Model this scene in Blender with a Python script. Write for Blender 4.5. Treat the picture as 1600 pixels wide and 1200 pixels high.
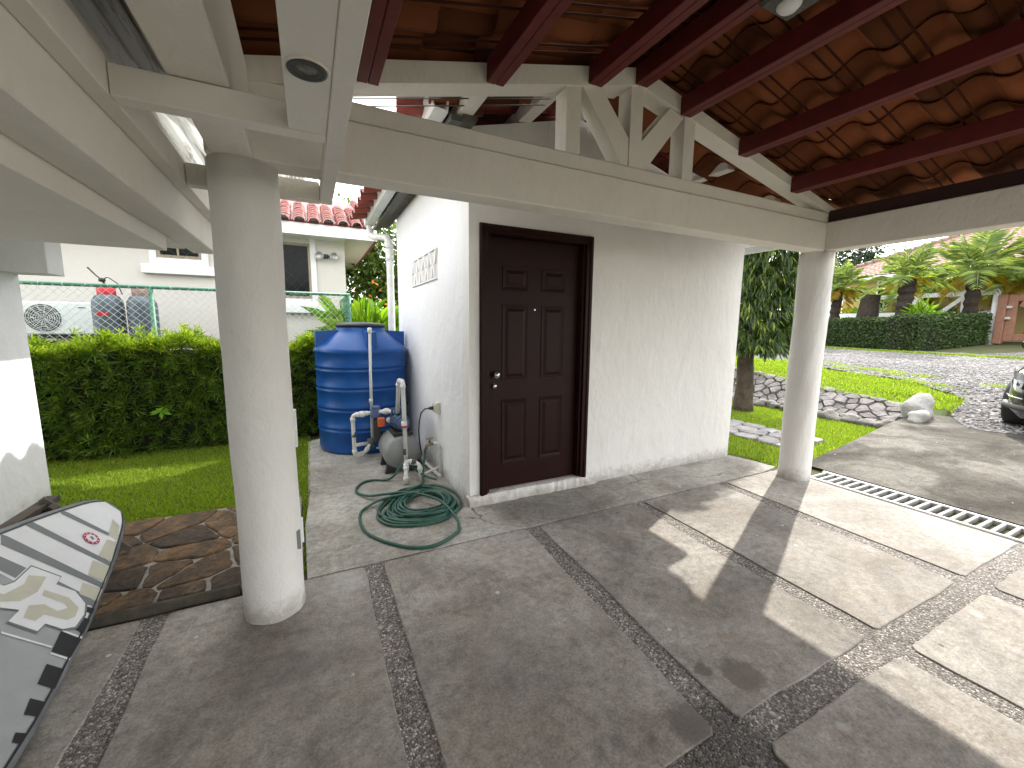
import bpy, bmesh, math, random
import numpy as np
from mathutils import Vector, Matrix

for _o in list(bpy.data.objects):
    bpy.data.objects.remove(_o, do_unlink=True)
scene = bpy.context.scene
COL = scene.collection
R = math.radians

# ------------------------------------------------------------------ camera
cam_d = bpy.data.cameras.new('camera')
cam_d.sensor_width = 36.0
cam_d.lens = 640.28 / 1600 * 36.0
cam_d.clip_start = 0.02
cam_d.clip_end = 2000
cam = bpy.data.objects.new('camera', cam_d)
COL.objects.link(cam)
_yaw, _pit, _rol = R(26.2817), R(-7.92), R(0.549)
_f = Vector((math.sin(_yaw) * math.cos(_pit), math.cos(_yaw) * math.cos(_pit), math.sin(_pit)))
_r = Vector((math.cos(_yaw), -math.sin(_yaw), 0))
_u = _r.cross(_f)
_r2 = math.cos(_rol) * _r + math.sin(_rol) * _u
_u2 = -math.sin(_rol) * _r + math.cos(_rol) * _u
cam.matrix_world = Matrix(((_r2.x, _u2.x, -_f.x, 0), (_r2.y, _u2.y, -_f.y, 0), (_r2.z, _u2.z, -_f.z, 1.5), (0, 0, 0, 1)))
scene.camera = cam
scene.render.resolution_x = 1024
scene.render.resolution_y = 768

# ------------------------------------------------------------------ sky and sun
SUN_EL, SUN_AZ = R(40.5), R(66.4)          # azimuth clockwise from +Y
world = bpy.data.worlds.new('World')
scene.world = world
world.use_nodes = True
wn, wl = world.node_tree.nodes, world.node_tree.links
wn.clear()
w_out = wn.new('ShaderNodeOutputWorld')
w_bg = wn.new('ShaderNodeBackground')
w_sky = wn.new('ShaderNodeTexSky')
w_sky.sky_type = 'NISHITA'
w_sky.sun_disc = False
w_sky.sun_elevation = SUN_EL
w_sky.sun_rotation = SUN_AZ
w_sky.air_density = 1.0
w_sky.dust_density = 1.5
w_sky.ozone_density = 1.0
w_tc = wn.new('ShaderNodeTexCoord')
w_map = wn.new('ShaderNodeMapping')
w_map.inputs['Scale'].default_value = (1, 1, 2.6)
w_noise = wn.new('ShaderNodeTexNoise')
w_noise.inputs['Scale'].default_value = 2.3
w_noise.inputs['Detail'].default_value = 8
w_noise.inputs['Roughness'].default_value = 0.6
w_ramp = wn.new('ShaderNodeValToRGB')
w_ramp.color_ramp.elements[0].position = 0.34
w_ramp.color_ramp.elements[0].color = (0, 0, 0, 1)
w_ramp.color_ramp.elements[1].position = 0.56
w_ramp.color_ramp.elements[1].color = (0.85, 0.85, 0.85, 1)
w_mix = wn.new('ShaderNodeMixRGB')
w_mix.inputs['Color2'].default_value = (13.2, 13.0, 12.7, 1)
w_bg.inputs['Strength'].default_value = 0.15
wl.new(w_tc.outputs['Generated'], w_map.inputs['Vector'])
wl.new(w_map.outputs['Vector'], w_noise.inputs['Vector'])
wl.new(w_noise.outputs['Fac'], w_ramp.inputs['Fac'])
wl.new(w_ramp.outputs['Color'], w_mix.inputs['Fac'])
wl.new(w_sky.outputs['Color'], w_mix.inputs['Color1'])
wl.new(w_mix.outputs['Color'], w_bg.inputs['Color'])
wl.new(w_bg.outputs['Background'], w_out.inputs['Surface'])

sun_d = bpy.data.lights.new('sun', 'SUN')
sun_d.energy = 2.4
sun_d.angle = R(0.53)
sun_d.color = (1.0, 0.95, 0.87)
sun = bpy.data.objects.new('sun', sun_d)
COL.objects.link(sun)
_ts = Vector((math.sin(SUN_AZ) * math.cos(SUN_EL), math.cos(SUN_AZ) * math.cos(SUN_EL), math.sin(SUN_EL)))
sun.rotation_euler = _ts.to_track_quat('Z', 'Y').to_euler()
sun.location = (30, 14, 30)

vs = scene.view_settings
vs.view_transform = 'Standard'
vs.look = 'None'
vs.exposure = 1.5
vs.gamma = 1.0
vs.use_curve_mapping = False

# ------------------------------------------------------------------ helpers
rng = random.Random(7)
WORG = {}

def link(o):
    COL.objects.link(o)
    return o

def finish(name, me, mat, parent=None, at=(0, 0, 0), mtx=None, kind=None):
    """link a mesh object; mesh data are in world metres relative to `at`"""
    o = bpy.data.objects.new(name, me)
    if mat is not None and len(me.materials) == 0:
        me.materials.append(mat)
    link(o)
    at = Vector(at)
    if parent is not None:
        o.parent = parent
        at_l = at - WORG[parent.name]
    else:
        at_l = at
    if mtx is not None:
        m = mtx.copy()
        if parent is not None:
            m.translation = m.translation - WORG[parent.name]
        o.matrix_local = m
        WORG[o.name] = mtx.translation.copy()
    else:
        o.location = at_l
        WORG[o.name] = at.copy()
    if kind:
        o['kind'] = kind
    return o

def tag(o, label, cat, group=None):
    o['label'] = label
    o['category'] = cat
    if group:
        o['group'] = group
    return o

def structure(o):
    o['kind'] = 'structure'
    return o

def thing(name, label, cat, loc, group=None):
    o = bpy.data.objects.new(name, None)
    o.empty_display_size = 0.1
    link(o)
    o.location = loc
    WORG[o.name] = Vector(loc)
    return tag(o, label, cat, group)

class B:
    """collects solid pieces into one mesh"""
    def __init__(s):
        s.bm = bmesh.new()

    def box(s, x0, x1, y0, y1, z0, z1, bev=0.0, seg=1, mtx=None):
        t = bmesh.new()
        bmesh.ops.create_cube(t, size=1.0)
        bmesh.ops.scale(t, vec=(abs(x1 - x0), abs(y1 - y0), abs(z1 - z0)), verts=t.verts)
        if bev > 0:
            bmesh.ops.bevel(t, geom=list(t.edges), offset=bev, segments=seg, profile=0.5, affect='EDGES')
        bmesh.ops.translate(t, vec=((x0 + x1) / 2, (y0 + y1) / 2, (z0 + z1) / 2), verts=t.verts)
        if mtx is not None:
            bmesh.ops.transform(t, matrix=mtx, verts=t.verts)
        s._merge(t)
        return s

    def _merge(s, t):
        me = bpy.data.meshes.new('tmp')
        t.to_mesh(me)
        t.free()
        s.bm.from_mesh(me)
        bpy.data.meshes.remove(me)

    def prism(s, pts, f0, f1, bev=0.0):
        """pts: list of 3d points ring A via f0(p), ring B via f1(p)"""
        n = len(pts)
        a = [s.bm.verts.new(f0(p)) for p in pts]
        b = [s.bm.verts.new(f1(p)) for p in pts]
        for i in range(n):
            j = (i + 1) % n
            s.bm.faces.new((a[i], a[j], b[j], b[i]))
        s.bm.faces.new(list(reversed(a)))
        s.bm.faces.new(b)
        return s

    def xz(s, pts, y0, y1):
        return s.prism(pts, lambda p: (p[0], y0, p[1]), lambda p: (p[0], y1, p[1]))

    def yz(s, pts, x0, x1):
        return s.prism(pts, lambda p: (x0, p[0], p[1]), lambda p: (x1, p[0], p[1]))

    def xy(s, pts, z0, z1):
        return s.prism(pts, lambda p: (p[0], p[1], z0), lambda p: (p[0], p[1], z1))

    def bar(s, p, q, w, h, up=(0, 0, 1), bev=0.0):
        """square bar from p to q, width w across, height h along up"""
        p, q = Vector(p), Vector(q)
        d = (q - p)
        L = d.length
        d.normalize()
        side = d.cross(Vector(up))
        if side.length < 1e-5:
            side = d.cross(Vector((1, 0, 0)))
        side.normalize()
        u = side.cross(d)
        m = Matrix(((d.x, side.x, u.x, (p.x + q.x) / 2), (d.y, side.y, u.y, (p.y + q.y) / 2), (d.z, side.z, u.z, (p.z + q.z) / 2), (0, 0, 0, 1)))
        return s.box(-L / 2, L / 2, -w / 2, w / 2, -h / 2, h / 2, bev, 1, m)

    def tube(s, pts, r, n=8, closed=False, smooth=True):
        pts = [Vector(p) for p in pts]
        m = len(pts)
        rad = r if isinstance(r, (list, tuple)) else [r] * m
        rings = []
        prev = None
        for i, p in enumerate(pts):
            if closed:
                d = pts[(i + 1) % m] - pts[i - 1]
            else:
                d = pts[min(i + 1, m - 1)] - pts[max(i - 1, 0)]
            if d.length < 1e-9:
                d = Vector((0, 0, 1))
            d.normalize()
            if prev is None:
                a = d.cross(Vector((0, 0, 1)))
                if a.length < 1e-3:
                    a = d.cross(Vector((1, 0, 0)))
            else:
                a = prev - d * prev.dot(d)
            a.normalize()
            prev = a
            b = d.cross(a)
            rings.append([s.bm.verts.new(p + (a * math.cos(2 * math.pi * k / n) + b * math.sin(2 * math.pi * k / n)) * rad[i]) for k in range(n)])
        for i in range(m if closed else m - 1):
            A, Bq = rings[i], rings[(i + 1) % m]
            for k in range(n):
                f = s.bm.faces.new((A[k], A[(k + 1) % n], Bq[(k + 1) % n], Bq[k]))
                f.smooth = smooth
        if not closed:
            s.bm.faces.new(list(reversed(rings[0])))
            s.bm.faces.new(rings[-1])
        return s

    def lathe(s, prof, c=(0, 0, 0), n=32, smooth=True, mtx=None, cap=True):
        t = bmesh.new()
        rings = []
        for (r, z) in prof:
            rings.append([t.verts.new((r * math.cos(2 * math.pi * k / n), r * math.sin(2 * math.pi * k / n), z)) for k in range(n)])
        for i in range(len(rings) - 1):
            for k in range(n):
                f = t.faces.new((rings[i][k], rings[i][(k + 1) % n], rings[i + 1][(k + 1) % n], rings[i + 1][k]))
                f.smooth = smooth
        if cap:
            t.faces.new(list(reversed(rings[0])))
            t.faces.new(rings[-1])
        if mtx is not None:
            bmesh.ops.transform(t, matrix=mtx, verts=t.verts)
        bmesh.ops.translate(t, vec=c, verts=t.verts)
        s._merge(t)
        return s

    def quadgrid(s, rows, smooth=False):
        vr = [[s.bm.verts.new(p) for p in row] for row in rows]
        for i in range(len(vr) - 1):
            for j in range(len(vr[0]) - 1):
                f = s.bm.faces.new((vr[i][j], vr[i][j + 1], vr[i + 1][j + 1], vr[i + 1][j]))
                f.smooth = smooth
        return s

    def mesh(s, name, recalc=True):
        if recalc:
            bmesh.ops.recalc_face_normals(s.bm, faces=s.bm.faces)
        me = bpy.data.meshes.new(name)
        s.bm.to_mesh(me)
        s.bm.free()
        return me

    def done(s, name, mat, parent=None, at=(0, 0, 0), kind=None, recalc=True):
        me = s.mesh(name, recalc)
        if Vector(at).length > 0:
            me.transform(Matrix.Translation(-Vector(at)))
        return finish(name, me, mat, parent, at, kind=kind)

def np_mesh(name, V, F, smooth=False):
    """V (n,3), F (m,k) numpy arrays"""
    me = bpy.data.meshes.new(name)
    V = np.asarray(V, dtype=np.float32)
    F = np.asarray(F, dtype=np.int32)
    m, k = F.shape
    me.vertices.add(len(V))
    me.vertices.foreach_set('co', V.ravel())
    me.loops.add(m * k)
    me.loops.foreach_set('vertex_index', F.ravel())
    me.polygons.add(m)
    me.polygons.foreach_set('loop_start', np.arange(0, m * k, k, dtype=np.int32))
    me.polygons.foreach_set('use_smooth', np.full(m, smooth, dtype=bool))
    me.update(calc_edges=True)
    return me

nrg = np.random.default_rng(11)

def unit(a):
    return a / np.maximum(np.linalg.norm(a, axis=1, keepdims=True), 1e-9)

def leaf_mesh(name, P, D, N, L, W, fold=0.15, droop=0.0):
    """P base points, D directions, N approximate normals, L lengths, W widths -> folded leaf of two triangles (six vertices)"""
    n = len(P)
    D = unit(D)
    S = unit(np.cross(D, N))
    N2 = np.cross(S, D)
    L = np.broadcast_to(np.asarray(L, float), (n,))[:, None]
    W = np.broadcast_to(np.asarray(W, float), (n,))[:, None]
    mid = P + D * L * 0.5 + N2 * W * 0.0
    tip = P + D * L + np.array([0, 0, -1.0]) * L * droop
    lf = mid + S * W * 0.5 + N2 * W * fold
    rt = mid - S * W * 0.5 + N2 * W * fold
    V = np.stack([P, rt, tip, lf], axis=1).reshape(-1, 3)
    b = np.arange(n)[:, None] * 4
    F = np.concatenate([b + np.array([[0, 1, 2]]), b + np.array([[0, 2, 3]])], axis=0)
    return np_mesh(name, V, F)

# ------------------------------------------------------------------ materials
def nodes_of(m):
    m.use_nodes = True
    nt = m.node_tree
    nt.nodes.clear()
    out = nt.nodes.new('ShaderNodeOutputMaterial')
    bs = nt.nodes.new('ShaderNodeBsdfPrincipled')
    nt.links.new(bs.outputs[0], out.inputs['Surface'])
    return nt, out, bs

def nz(nt, scale, detail=6, rough=0.55, vec=None, dist=0.0):
    t = nt.nodes.new('ShaderNodeTexNoise')
    t.inputs['Scale'].default_value = scale
    t.inputs['Detail'].default_value = detail
    t.inputs['Roughness'].default_value = rough
    t.inputs['Distortion'].default_value = dist
    if vec is not None:
        nt.links.new(vec, t.inputs['Vector'])
    return t.outputs['Fac']

def ramp(nt, fac, stops):
    r = nt.nodes.new('ShaderNodeValToRGB')
    cr = r.color_ramp
    while len(cr.elements) < len(stops):
        cr.elements.new(0.5)
    for e, (p, c) in zip(cr.elements, stops):
        e.position = p
        e.color = (c, c, c, 1) if isinstance(c, (int, float)) else (*c, 1)
    nt.links.new(fac, r.inputs['Fac'])
    return r.outputs['Color']

def mixc(nt, fac, a, b, mode='MIX'):
    m = nt.nodes.new('ShaderNodeMixRGB')
    m.blend_type = mode
    for k, v in (('Fac', fac), ('Color1', a), ('Color2', b)):
        if isinstance(v, (int, float)):
            m.inputs[k].default_value = v if k == 'Fac' else (v, v, v, 1)
        elif isinstance(v, tuple):
            m.inputs[k].default_value = (*v, 1)
        else:
            nt.links.new(v, m.inputs[k])
    return m.outputs['Color']

def math_(nt, op, a, b=0.0):
    m = nt.nodes.new('ShaderNodeMath')
    m.operation = op
    for i, v in enumerate((a, b)):
        if isinstance(v, (int, float)):
            m.inputs[i].default_value = v
        else:
            nt.links.new(v, m.inputs[i])
    return m.outputs[0]

def objco(nt):
    return nt.nodes.new('ShaderNodeTexCoord').outputs['Object']

def bump(nt, bs, h, strength=0.3, dist=0.01, prev=None):
    b = nt.nodes.new('ShaderNodeBump')
    b.inputs['Strength'].default_value = strength
    b.inputs['Distance'].default_value = dist
    nt.links.new(h, b.inputs['Height'])
    if prev is not None:
        nt.links.new(prev, b.inputs['Normal'])
    nt.links.new(b.outputs[0], bs.inputs['Normal'])
    return b.outputs[0]

def mat(name, c1, c2=None, scale=4.0, rough=0.6, bstr=0.0, bscale=40.0, bdist=0.01, metal=0.0, spec=0.4, rnd=0.0, lo=0.35, hi=0.65, isl=0.0, coat=0.0):
    m = bpy.data.materials.new(name)
    nt, out, bs = nodes_of(m)
    co = objco(nt)
    bs.inputs['Roughness'].default_value = rough
    bs.inputs['Metallic'].default_value = metal
    bs.inputs['Specular IOR Level'].default_value = spec
    if coat:
        bs.inputs['Coat Weight'].default_value = coat
        bs.inputs['Coat Roughness'].default_value = 0.05
    if c2 is None:
        c2 = tuple(v * 0.88 for v in c1)
    col = ramp(nt, nz(nt, scale, 6, 0.6, co), [(lo, c1), (hi, c2)])
    if rnd:
        oi = nt.nodes.new('ShaderNodeObjectInfo')
        col = mixc(nt, 1.0, col, ramp(nt, oi.outputs['Random'], [(0, 1 - rnd), (1, 1 + rnd)]), 'MULTIPLY')
    if isl:
        g = nt.nodes.new('ShaderNodeNewGeometry')
        col = mixc(nt, 1.0, col, ramp(nt, g.outputs['Random Per Island'], [(0, 1 - isl), (1, 1 + isl)]), 'MULTIPLY')
    nt.links.new(col, bs.inputs['Base Color'])
    if bstr:
        bump(nt, bs, nz(nt, bscale, 5, 0.6, co), bstr, bdist)
    return m

def leaf_mat(name, ca, cb, trans=0.35, rough=0.45, cc=None):
    m = bpy.data.materials.new(name)
    nt, out, bs = nodes_of(m)
    g = nt.nodes.new('ShaderNodeNewGeometry')
    stops = [(0.0, ca), (1.0, cb)] if cc is None else [(0.0, ca), (0.75, cb), (1.0, cc)]
    col = ramp(nt, g.outputs['Random Per Island'], stops)
    nt.links.new(col, bs.inputs['Base Color'])
    bs.inputs['Roughness'].default_value = rough
    bs.inputs['Specular IOR Level'].default_value = 0.35
    tr = nt.nodes.new('ShaderNodeBsdfTranslucent')
    nt.links.new(mixc(nt, 1.0, col, (1.5, 1.6, 0.6), 'MULTIPLY'), tr.inputs['Color'])
    mx = nt.nodes.new('ShaderNodeMixShader')
    mx.inputs[0].default_value = trans
    nt.links.new(bs.outputs[0], mx.inputs[1])
    nt.links.new(tr.outputs[0], mx.inputs[2])
    nt.links.new(mx.outputs[0], out.inputs['Surface'])
    return m

def plaster(name, c, dirt=0.25, bstr=0.35, warm=(0.42, 0.38, 0.32), fine=70, foot=0.0):
    m = bpy.data.materials.new(name)
    nt, out, bs = nodes_of(m)
    co = objco(nt)
    bs.inputs['Roughness'].default_value = 0.75
    bs.inputs['Specular IOR Level'].default_value = 0.25
    n1 = nz(nt, 1.7, 8, 0.65, co, 0.6)
    n2 = nz(nt, 9.0, 8, 0.7, co)
    d = math_(nt, 'MULTIPLY', ramp(nt, n1, [(0.45, 0.0), (0.75, 1.0)]), ramp(nt, n2, [(0.4, 0.2), (0.7, 1.0)]))
    base = ramp(nt, n2, [(0.3, tuple(v * 0.95 for v in c)), (0.7, c)])
    col = mixc(nt, math_(nt, 'MULTIPLY', d, dirt), base, warm)
    if foot:
        sp3 = nt.nodes.new('ShaderNodeSeparateXYZ')
        nt.links.new(co, sp3.inputs[0])
        hgt = math_(nt, 'ADD', sp3.outputs[2], math_(nt, 'MULTIPLY', nz(nt, 11, 8, 0.75, co), -0.34))
        col = mixc(nt, math_(nt, 'MULTIPLY', ramp(nt, math_(nt, 'ADD', hgt, 0.2), [(0.03, 1.0), (0.16, 0.0)]), foot), col, (0.23, 0.2, 0.16))
    nt.links.new(col, bs.inputs['Base Color'])
    tro = nt.nodes.new('ShaderNodeMapping')
    tro.inputs['Scale'].default_value = (1.0, 1.0, 0.55)
    nt.links.new(co, tro.inputs['Vector'])
    h = math_(nt, 'ADD', math_(nt, 'MULTIPLY', nz(nt, 4.2, 5, 0.55, tro.outputs[0], 0.7), 1.4), math_(nt, 'ADD', math_(nt, 'MULTIPLY', nz(nt, 17, 5, 0.6, tro.outputs[0], 0.4), 0.55), math_(nt, 'MULTIPLY', nz(nt, fine, 4, 0.6, co), 0.13)))
    bump(nt, bs, h, bstr, 0.03)
    return m

def near(nt, co, x, y, r, soft, wob=0.12, z=0.0):
    """noise-edged blob mask around a floor position"""
    nn = nt.nodes.new('ShaderNodeTexNoise')
    nn.inputs['Scale'].default_value = 9.0
    nn.inputs['Detail'].default_value = 8
    nn.inputs['Roughness'].default_value = 0.7
    nt.links.new(co, nn.inputs['Vector'])
    off = nt.nodes.new('ShaderNodeVectorMath')
    off.operation = 'MULTIPLY_ADD'
    nt.links.new(nn.outputs['Color'], off.inputs[0])
    off.inputs[1].default_value = (wob * 2, wob * 2, 0)
    off.inputs[2].default_value = (-wob, -wob, 0)
    ad = nt.nodes.new('ShaderNodeVectorMath')
    ad.operation = 'ADD'
    nt.links.new(co, ad.inputs[0])
    nt.links.new(off.outputs[0], ad.inputs[1])
    dn = nt.nodes.new('ShaderNodeVectorMath')
    dn.operation = 'DISTANCE'
    nt.links.new(ad.outputs[0], dn.inputs[0])
    dn.inputs[1].default_value = (x, y, z)
    return ramp(nt, dn.outputs['Value'], [(max(0.0, r - soft), 1.0), (r, 0.0)])

def concrete(name, ca, cb, cc, stains=(), spots=True, bstr=0.25, crack=False, spotscale=9.0, spec=0.14):
    m = bpy.data.materials.new(name)
    nt, out, bs = nodes_of(m)
    co = objco(nt)
    bs.inputs['Specular IOR Level'].default_value = spec
    big = nz(nt, 1.3, 7, 0.62, co, 0.8)
    mid = nz(nt, 6.0, 9, 0.72, co, 0.3)
    fin = nz(nt, 90.0, 3, 0.7, co)
    col = ramp(nt, big, [(0.36, ca), (0.5, cb), (0.62, cc)])
    col = mixc(nt, 0.75, col, ramp(nt, mid, [(0.3, 0.6), (0.5, 1.0), (0.72, 1.28)]), 'MULTIPLY')
    col = mixc(nt, 0.6, col, ramp(nt, fin, [(0.3, 0.55), (0.7, 1.4)]), 'MULTIPLY')
    grit = nz(nt, 24.0, 10, 0.78, co, 0.2)
    col = mixc(nt, 0.9, col, ramp(nt, grit, [(0.3, 0.6), (0.5, 1.0), (0.7, 1.32)]), 'MULTIPLY')
    tan = ramp(nt, nz(nt, 2.6, 8, 0.7, co, 1.2), [(0.5, 0.0), (0.66, 1.0)])
    col = mixc(nt, math_(nt, 'MULTIPLY', tan, 0.3), col, mixc(nt, 1.0, col, (0.92, 0.76, 0.6), 'MULTIPLY'))
    oi = nt.nodes.new('ShaderNodeObjectInfo')
    col = mixc(nt, 1.0, col, ramp(nt, oi.outputs['Random'], [(0, 0.93), (1, 1.07)]), 'MULTIPLY')
    rough = ramp(nt, mid, [(0.3, 0.62), (0.7, 0.85)])
    if spots:
        vo = nt.nodes.new('ShaderNodeTexVoronoi')
        vo.inputs['Scale'].default_value = spotscale
        nt.links.new(co, vo.inputs['Vector'])
        sep = nt.nodes.new('ShaderNodeSeparateColor')
        nt.links.new(vo.outputs['Color'], sep.inputs[0])
        size = math_(nt, 'MULTIPLY', ramp(nt, sep.outputs[0], [(0.62, 0.0), (1.0, 1.0)]), 0.15)
        sp = math_(nt, 'LESS_THAN', math_(nt, 'ADD', vo.outputs['Distance'], math_(nt, 'MULTIPLY', nz(nt, 60, 2, 0.5, co), 0.05)), size)
        tint = ramp(nt, sep.outputs[1], [(0.35, (0.09, 0.08, 0.07)), (0.45, (0.62, 0.6, 0.56))])
        col = mixc(nt, math_(nt, 'MULTIPLY', sp, 0.75), col, tint)
    if crack:
        v2 = nt.nodes.new('ShaderNodeTexVoronoi')
        v2.feature = 'DISTANCE_TO_EDGE'
        v2.inputs['Scale'].default_value = 0.75
        ds = nt.nodes.new('ShaderNodeMixRGB')
        ds.inputs['Fac'].default_value = 0.22
        nt.links.new(co, ds.inputs['Color1'])
        n3 = nt.nodes.new('ShaderNodeTexNoise')
        n3.inputs['Scale'].default_value = 4
        n3.inputs['Detail'].default_value = 8
        nt.links.new(co, n3.inputs['Vector'])
        nt.links.new(n3.outputs['Color'], ds.inputs['Color2'])
        nt.links.new(ds.outputs[0], v2.inputs['Vector'])
        ck = ramp(nt, v2.outputs['Distance'], [(0.0, 1.0), (0.006, 0.0)])
        ck = math_(nt, 'MULTIPLY', ck, ramp(nt, big, [(0.45, 0.0), (0.6, 1.0)]))
        col = mixc(nt, ck, col, (0.03, 0.028, 0.025))
    for (x, y, r, amt, tint) in stains:
        f = near(nt, co, x, y, r, r * 0.3 if amt > 0.5 else r * 0.8, r * 0.95)
        col = mixc(nt, math_(nt, 'MULTIPLY', math_(nt, 'MULTIPLY', f, ramp(nt, grit, [(0.3, 0.55), (0.55, 1.0)])), amt), col, tint)
        if amt > 0.5:
            rough = mixc(nt, f, rough, 0.42)
    nt.links.new(col, bs.inputs['Base Color'])
    nt.links.new(rough, bs.inputs['Roughness'])
    h = math_(nt, 'ADD', mid, math_(nt, 'MULTIPLY', fin, 0.35))
    bump(nt, bs, h, bstr, 0.012)
    return m

def aggregate(name, ca, cb, scale, stains=(), bstr=1.0, bdist=0.01, rough=0.8, spec=0.3):
    """small embedded stones"""
    m = bpy.data.materials.new(name)
    nt, out, bs = nodes_of(m)
    co = objco(nt)
    vo = nt.nodes.new('ShaderNodeTexVoronoi')
    vo.inputs['Scale'].default_value = scale
    vo.inputs['Randomness'].default_value = 1.0
    nt.links.new(co, vo.inputs['Vector'])
    sep = nt.nodes.new('ShaderNodeSeparateColor')
    nt.links.new(vo.outputs['Color'], sep.inputs[0])
    col = ramp(nt, sep.outputs[0], [(0.0, tuple(v * 0.45 for v in ca)), (0.5, ca), (0.85, cb), (1.0, tuple(min(0.8, v * 1.9) for v in cb))])
    edge = ramp(nt, vo.outputs['Distance'], [(0.3, 1.0), (0.8, 0.4)])
    col = mixc(nt, 0.7, col, edge, 'MULTIPLY')
    col = mixc(nt, 0.6, col, ramp(nt, nz(nt, 1.6, 6, 0.6, co), [(0.3, 0.65), (0.7, 1.25)]), 'MULTIPLY')
    rv = 0.8
    for (x, y, r, amt, tint) in stains:
        f = near(nt, co, x, y, r, r * 0.3, r * 0.4)
        col = mixc(nt, math_(nt, 'MULTIPLY', f, amt), col, mixc(nt, 1.0, col, tint, 'MULTIPLY'))
        rv = mixc(nt, f, rv, 0.4)
    nt.links.new(col, bs.inputs['Base Color'])
    if isinstance(rv, float):
        bs.inputs['Roughness'].default_value = rough
    else:
        nt.links.new(rv, bs.inputs['Roughness'])
    bs.inputs['Specular IOR Level'].default_value = spec
    bump(nt, bs, math_(nt, 'SUBTRACT', 1.0, vo.outputs['Distance']), bstr, bdist)
    return m

STN = ((1.62, 0.99, 0.10, 0.75, (0.10, 0.085, 0.065)), (1.49, 1.08, 0.045, 0.75, (0.10, 0.085, 0.07)), (1.245, 0.93, 0.11, 0.7, (0.11, 0.095, 0.085)),
       (0.94, 0.98, 0.05, 0.45, (0.12, 0.11, 0.1)), (0.75, 1.5, 0.5, 0.35, (0.16, 0.14, 0.125)), (1.95, 1.2, 0.4, 0.22, (0.2, 0.165, 0.13)),
       (-0.1, 1.9, 0.55, 0.35, (0.16, 0.145, 0.13)), (0.15, 2.45, 0.2, 0.45, (0.55, 0.54, 0.52)), (3.13, 0.69, 0.045, 0.45, (0.62, 0.61, 0.58)),
       (2.27, 0.715, 0.05, 0.45, (0.62, 0.6, 0.57)), (1.75, 0.66, 0.035, 0.45, (0.6, 0.58, 0.55)))
M = {}
M['slab'] = concrete('carport_concrete', (0.24, 0.222, 0.195), (0.305, 0.284, 0.253), (0.375, 0.353, 0.318), STN)
M['apron'] = concrete('apron_concrete', (0.26, 0.245, 0.215), (0.345, 0.33, 0.295), (0.42, 0.41, 0.375),
                      ((0.45, 3.9, 0.4, 0.35, (0.12, 0.115, 0.105)), (0.3, 4.5, 0.35, 0.4, (0.13, 0.125, 0.11)), (2.2, 2.75, 0.25, 0.3, (0.17, 0.15, 0.13))), bstr=0.4, crack=True)
M['drive'] = concrete('driveway_concrete', (0.045, 0.041, 0.034), (0.085, 0.078, 0.066), (0.15, 0.142, 0.125), bstr=1.0, spotscale=14, spec=0.04)
M['agg'] = aggregate('exposed_aggregate', (0.27, 0.245, 0.22), (0.43, 0.39, 0.35), 125, ((1.27, 0.80, 0.24, 0.85, (0.26, 0.25, 0.24)),), 0.9, 0.008)
M['gravel'] = aggregate('grey_gravel', (0.19, 0.183, 0.178), (0.28, 0.27, 0.263), 24, (), 0.8, 0.03, 0.95, 0.03)
M['pebble'] = mat('gravel_pebble', (0.31, 0.298, 0.29), (0.18, 0.173, 0.168), 20, 0.85, isl=0.4)
M['plaster'] = plaster('white_textured_plaster', (0.80, 0.785, 0.75), 0.25, 0.45, foot=0.6)
M['wall_white'] = plaster('white_wall_plaster', (0.82, 0.82, 0.82), 0.12, 0.45, foot=0.45)
M['beam_white'] = plaster('white_painted_beam', (0.80, 0.76, 0.685), 0.35, 0.5)
M['board_white'] = plaster('white_painted_board', (0.77, 0.74, 0.675), 0.5, 0.2)
M['nb_wall'] = plaster('cream_neighbour_wall', (0.64, 0.605, 0.55), 0.1, 0.12)
M['trim_white'] = mat('white_trim', (0.78, 0.78, 0.77), (0.7, 0.7, 0.69), 5, 0.5, 0.05, 60)
M['purlin'] = mat('red_painted_steel', (0.13, 0.0125, 0.0105), (0.095, 0.009, 0.008), 12, 0.55, 0.1, 60, 0.004)
M['plate'] = mat('dark_brown_timber', (0.04, 0.011, 0.009), (0.028, 0.008, 0.007), 10, 0.55, 0.2, 60)
M['batten'] = mat('thin_red_rod', (0.06, 0.02, 0.013), (0.045, 0.016, 0.011), 10, 0.85, spec=0.03)
M['tile'] = mat('clay_tile_underside', (0.185, 0.06, 0.023), (0.135, 0.046, 0.02), 3.5, 0.9, 0.3, 90, 0.004, spec=0.08, rnd=0.5, lo=0.3, hi=0.7)
M['tile_red'] = mat('red_glazed_roof_tile', (0.25, 0.05, 0.04), (0.16, 0.036, 0.03), 9, 0.45, 0.2, 80, 0.004, rnd=0.25)
M['door'] = mat('dark_brown_door_paint', (0.021, 0.0055, 0.0045), (0.016, 0.0044, 0.0037), 6, 0.42, 0.12, 180, 0.002, spec=0.14)
M['chrome'] = mat('brushed_steel', (0.6, 0.58, 0.55), None, 6, 0.22, metal=1.0)
M['steel'] = mat('galvanised_steel', (0.5, 0.5, 0.49), (0.36, 0.36, 0.35), 20, 0.45, metal=0.7)
M['brass'] = mat('worn_brass', (0.3, 0.25, 0.16), (0.2, 0.17, 0.12), 20, 0.4, metal=0.8)
M['grey_metal'] = mat('dark_grey_ring', (0.055, 0.055, 0.047), (0.085, 0.085, 0.075), 30, 0.6)
M['lens'] = mat('lamp_lens', (0.2, 0.195, 0.165), (0.14, 0.14, 0.115), 25, 0.2, 0.3, 120)
M['pvc'] = mat('white_pvc_pipe', (0.72, 0.72, 0.70), (0.6, 0.6, 0.57), 9, 0.38)
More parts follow.
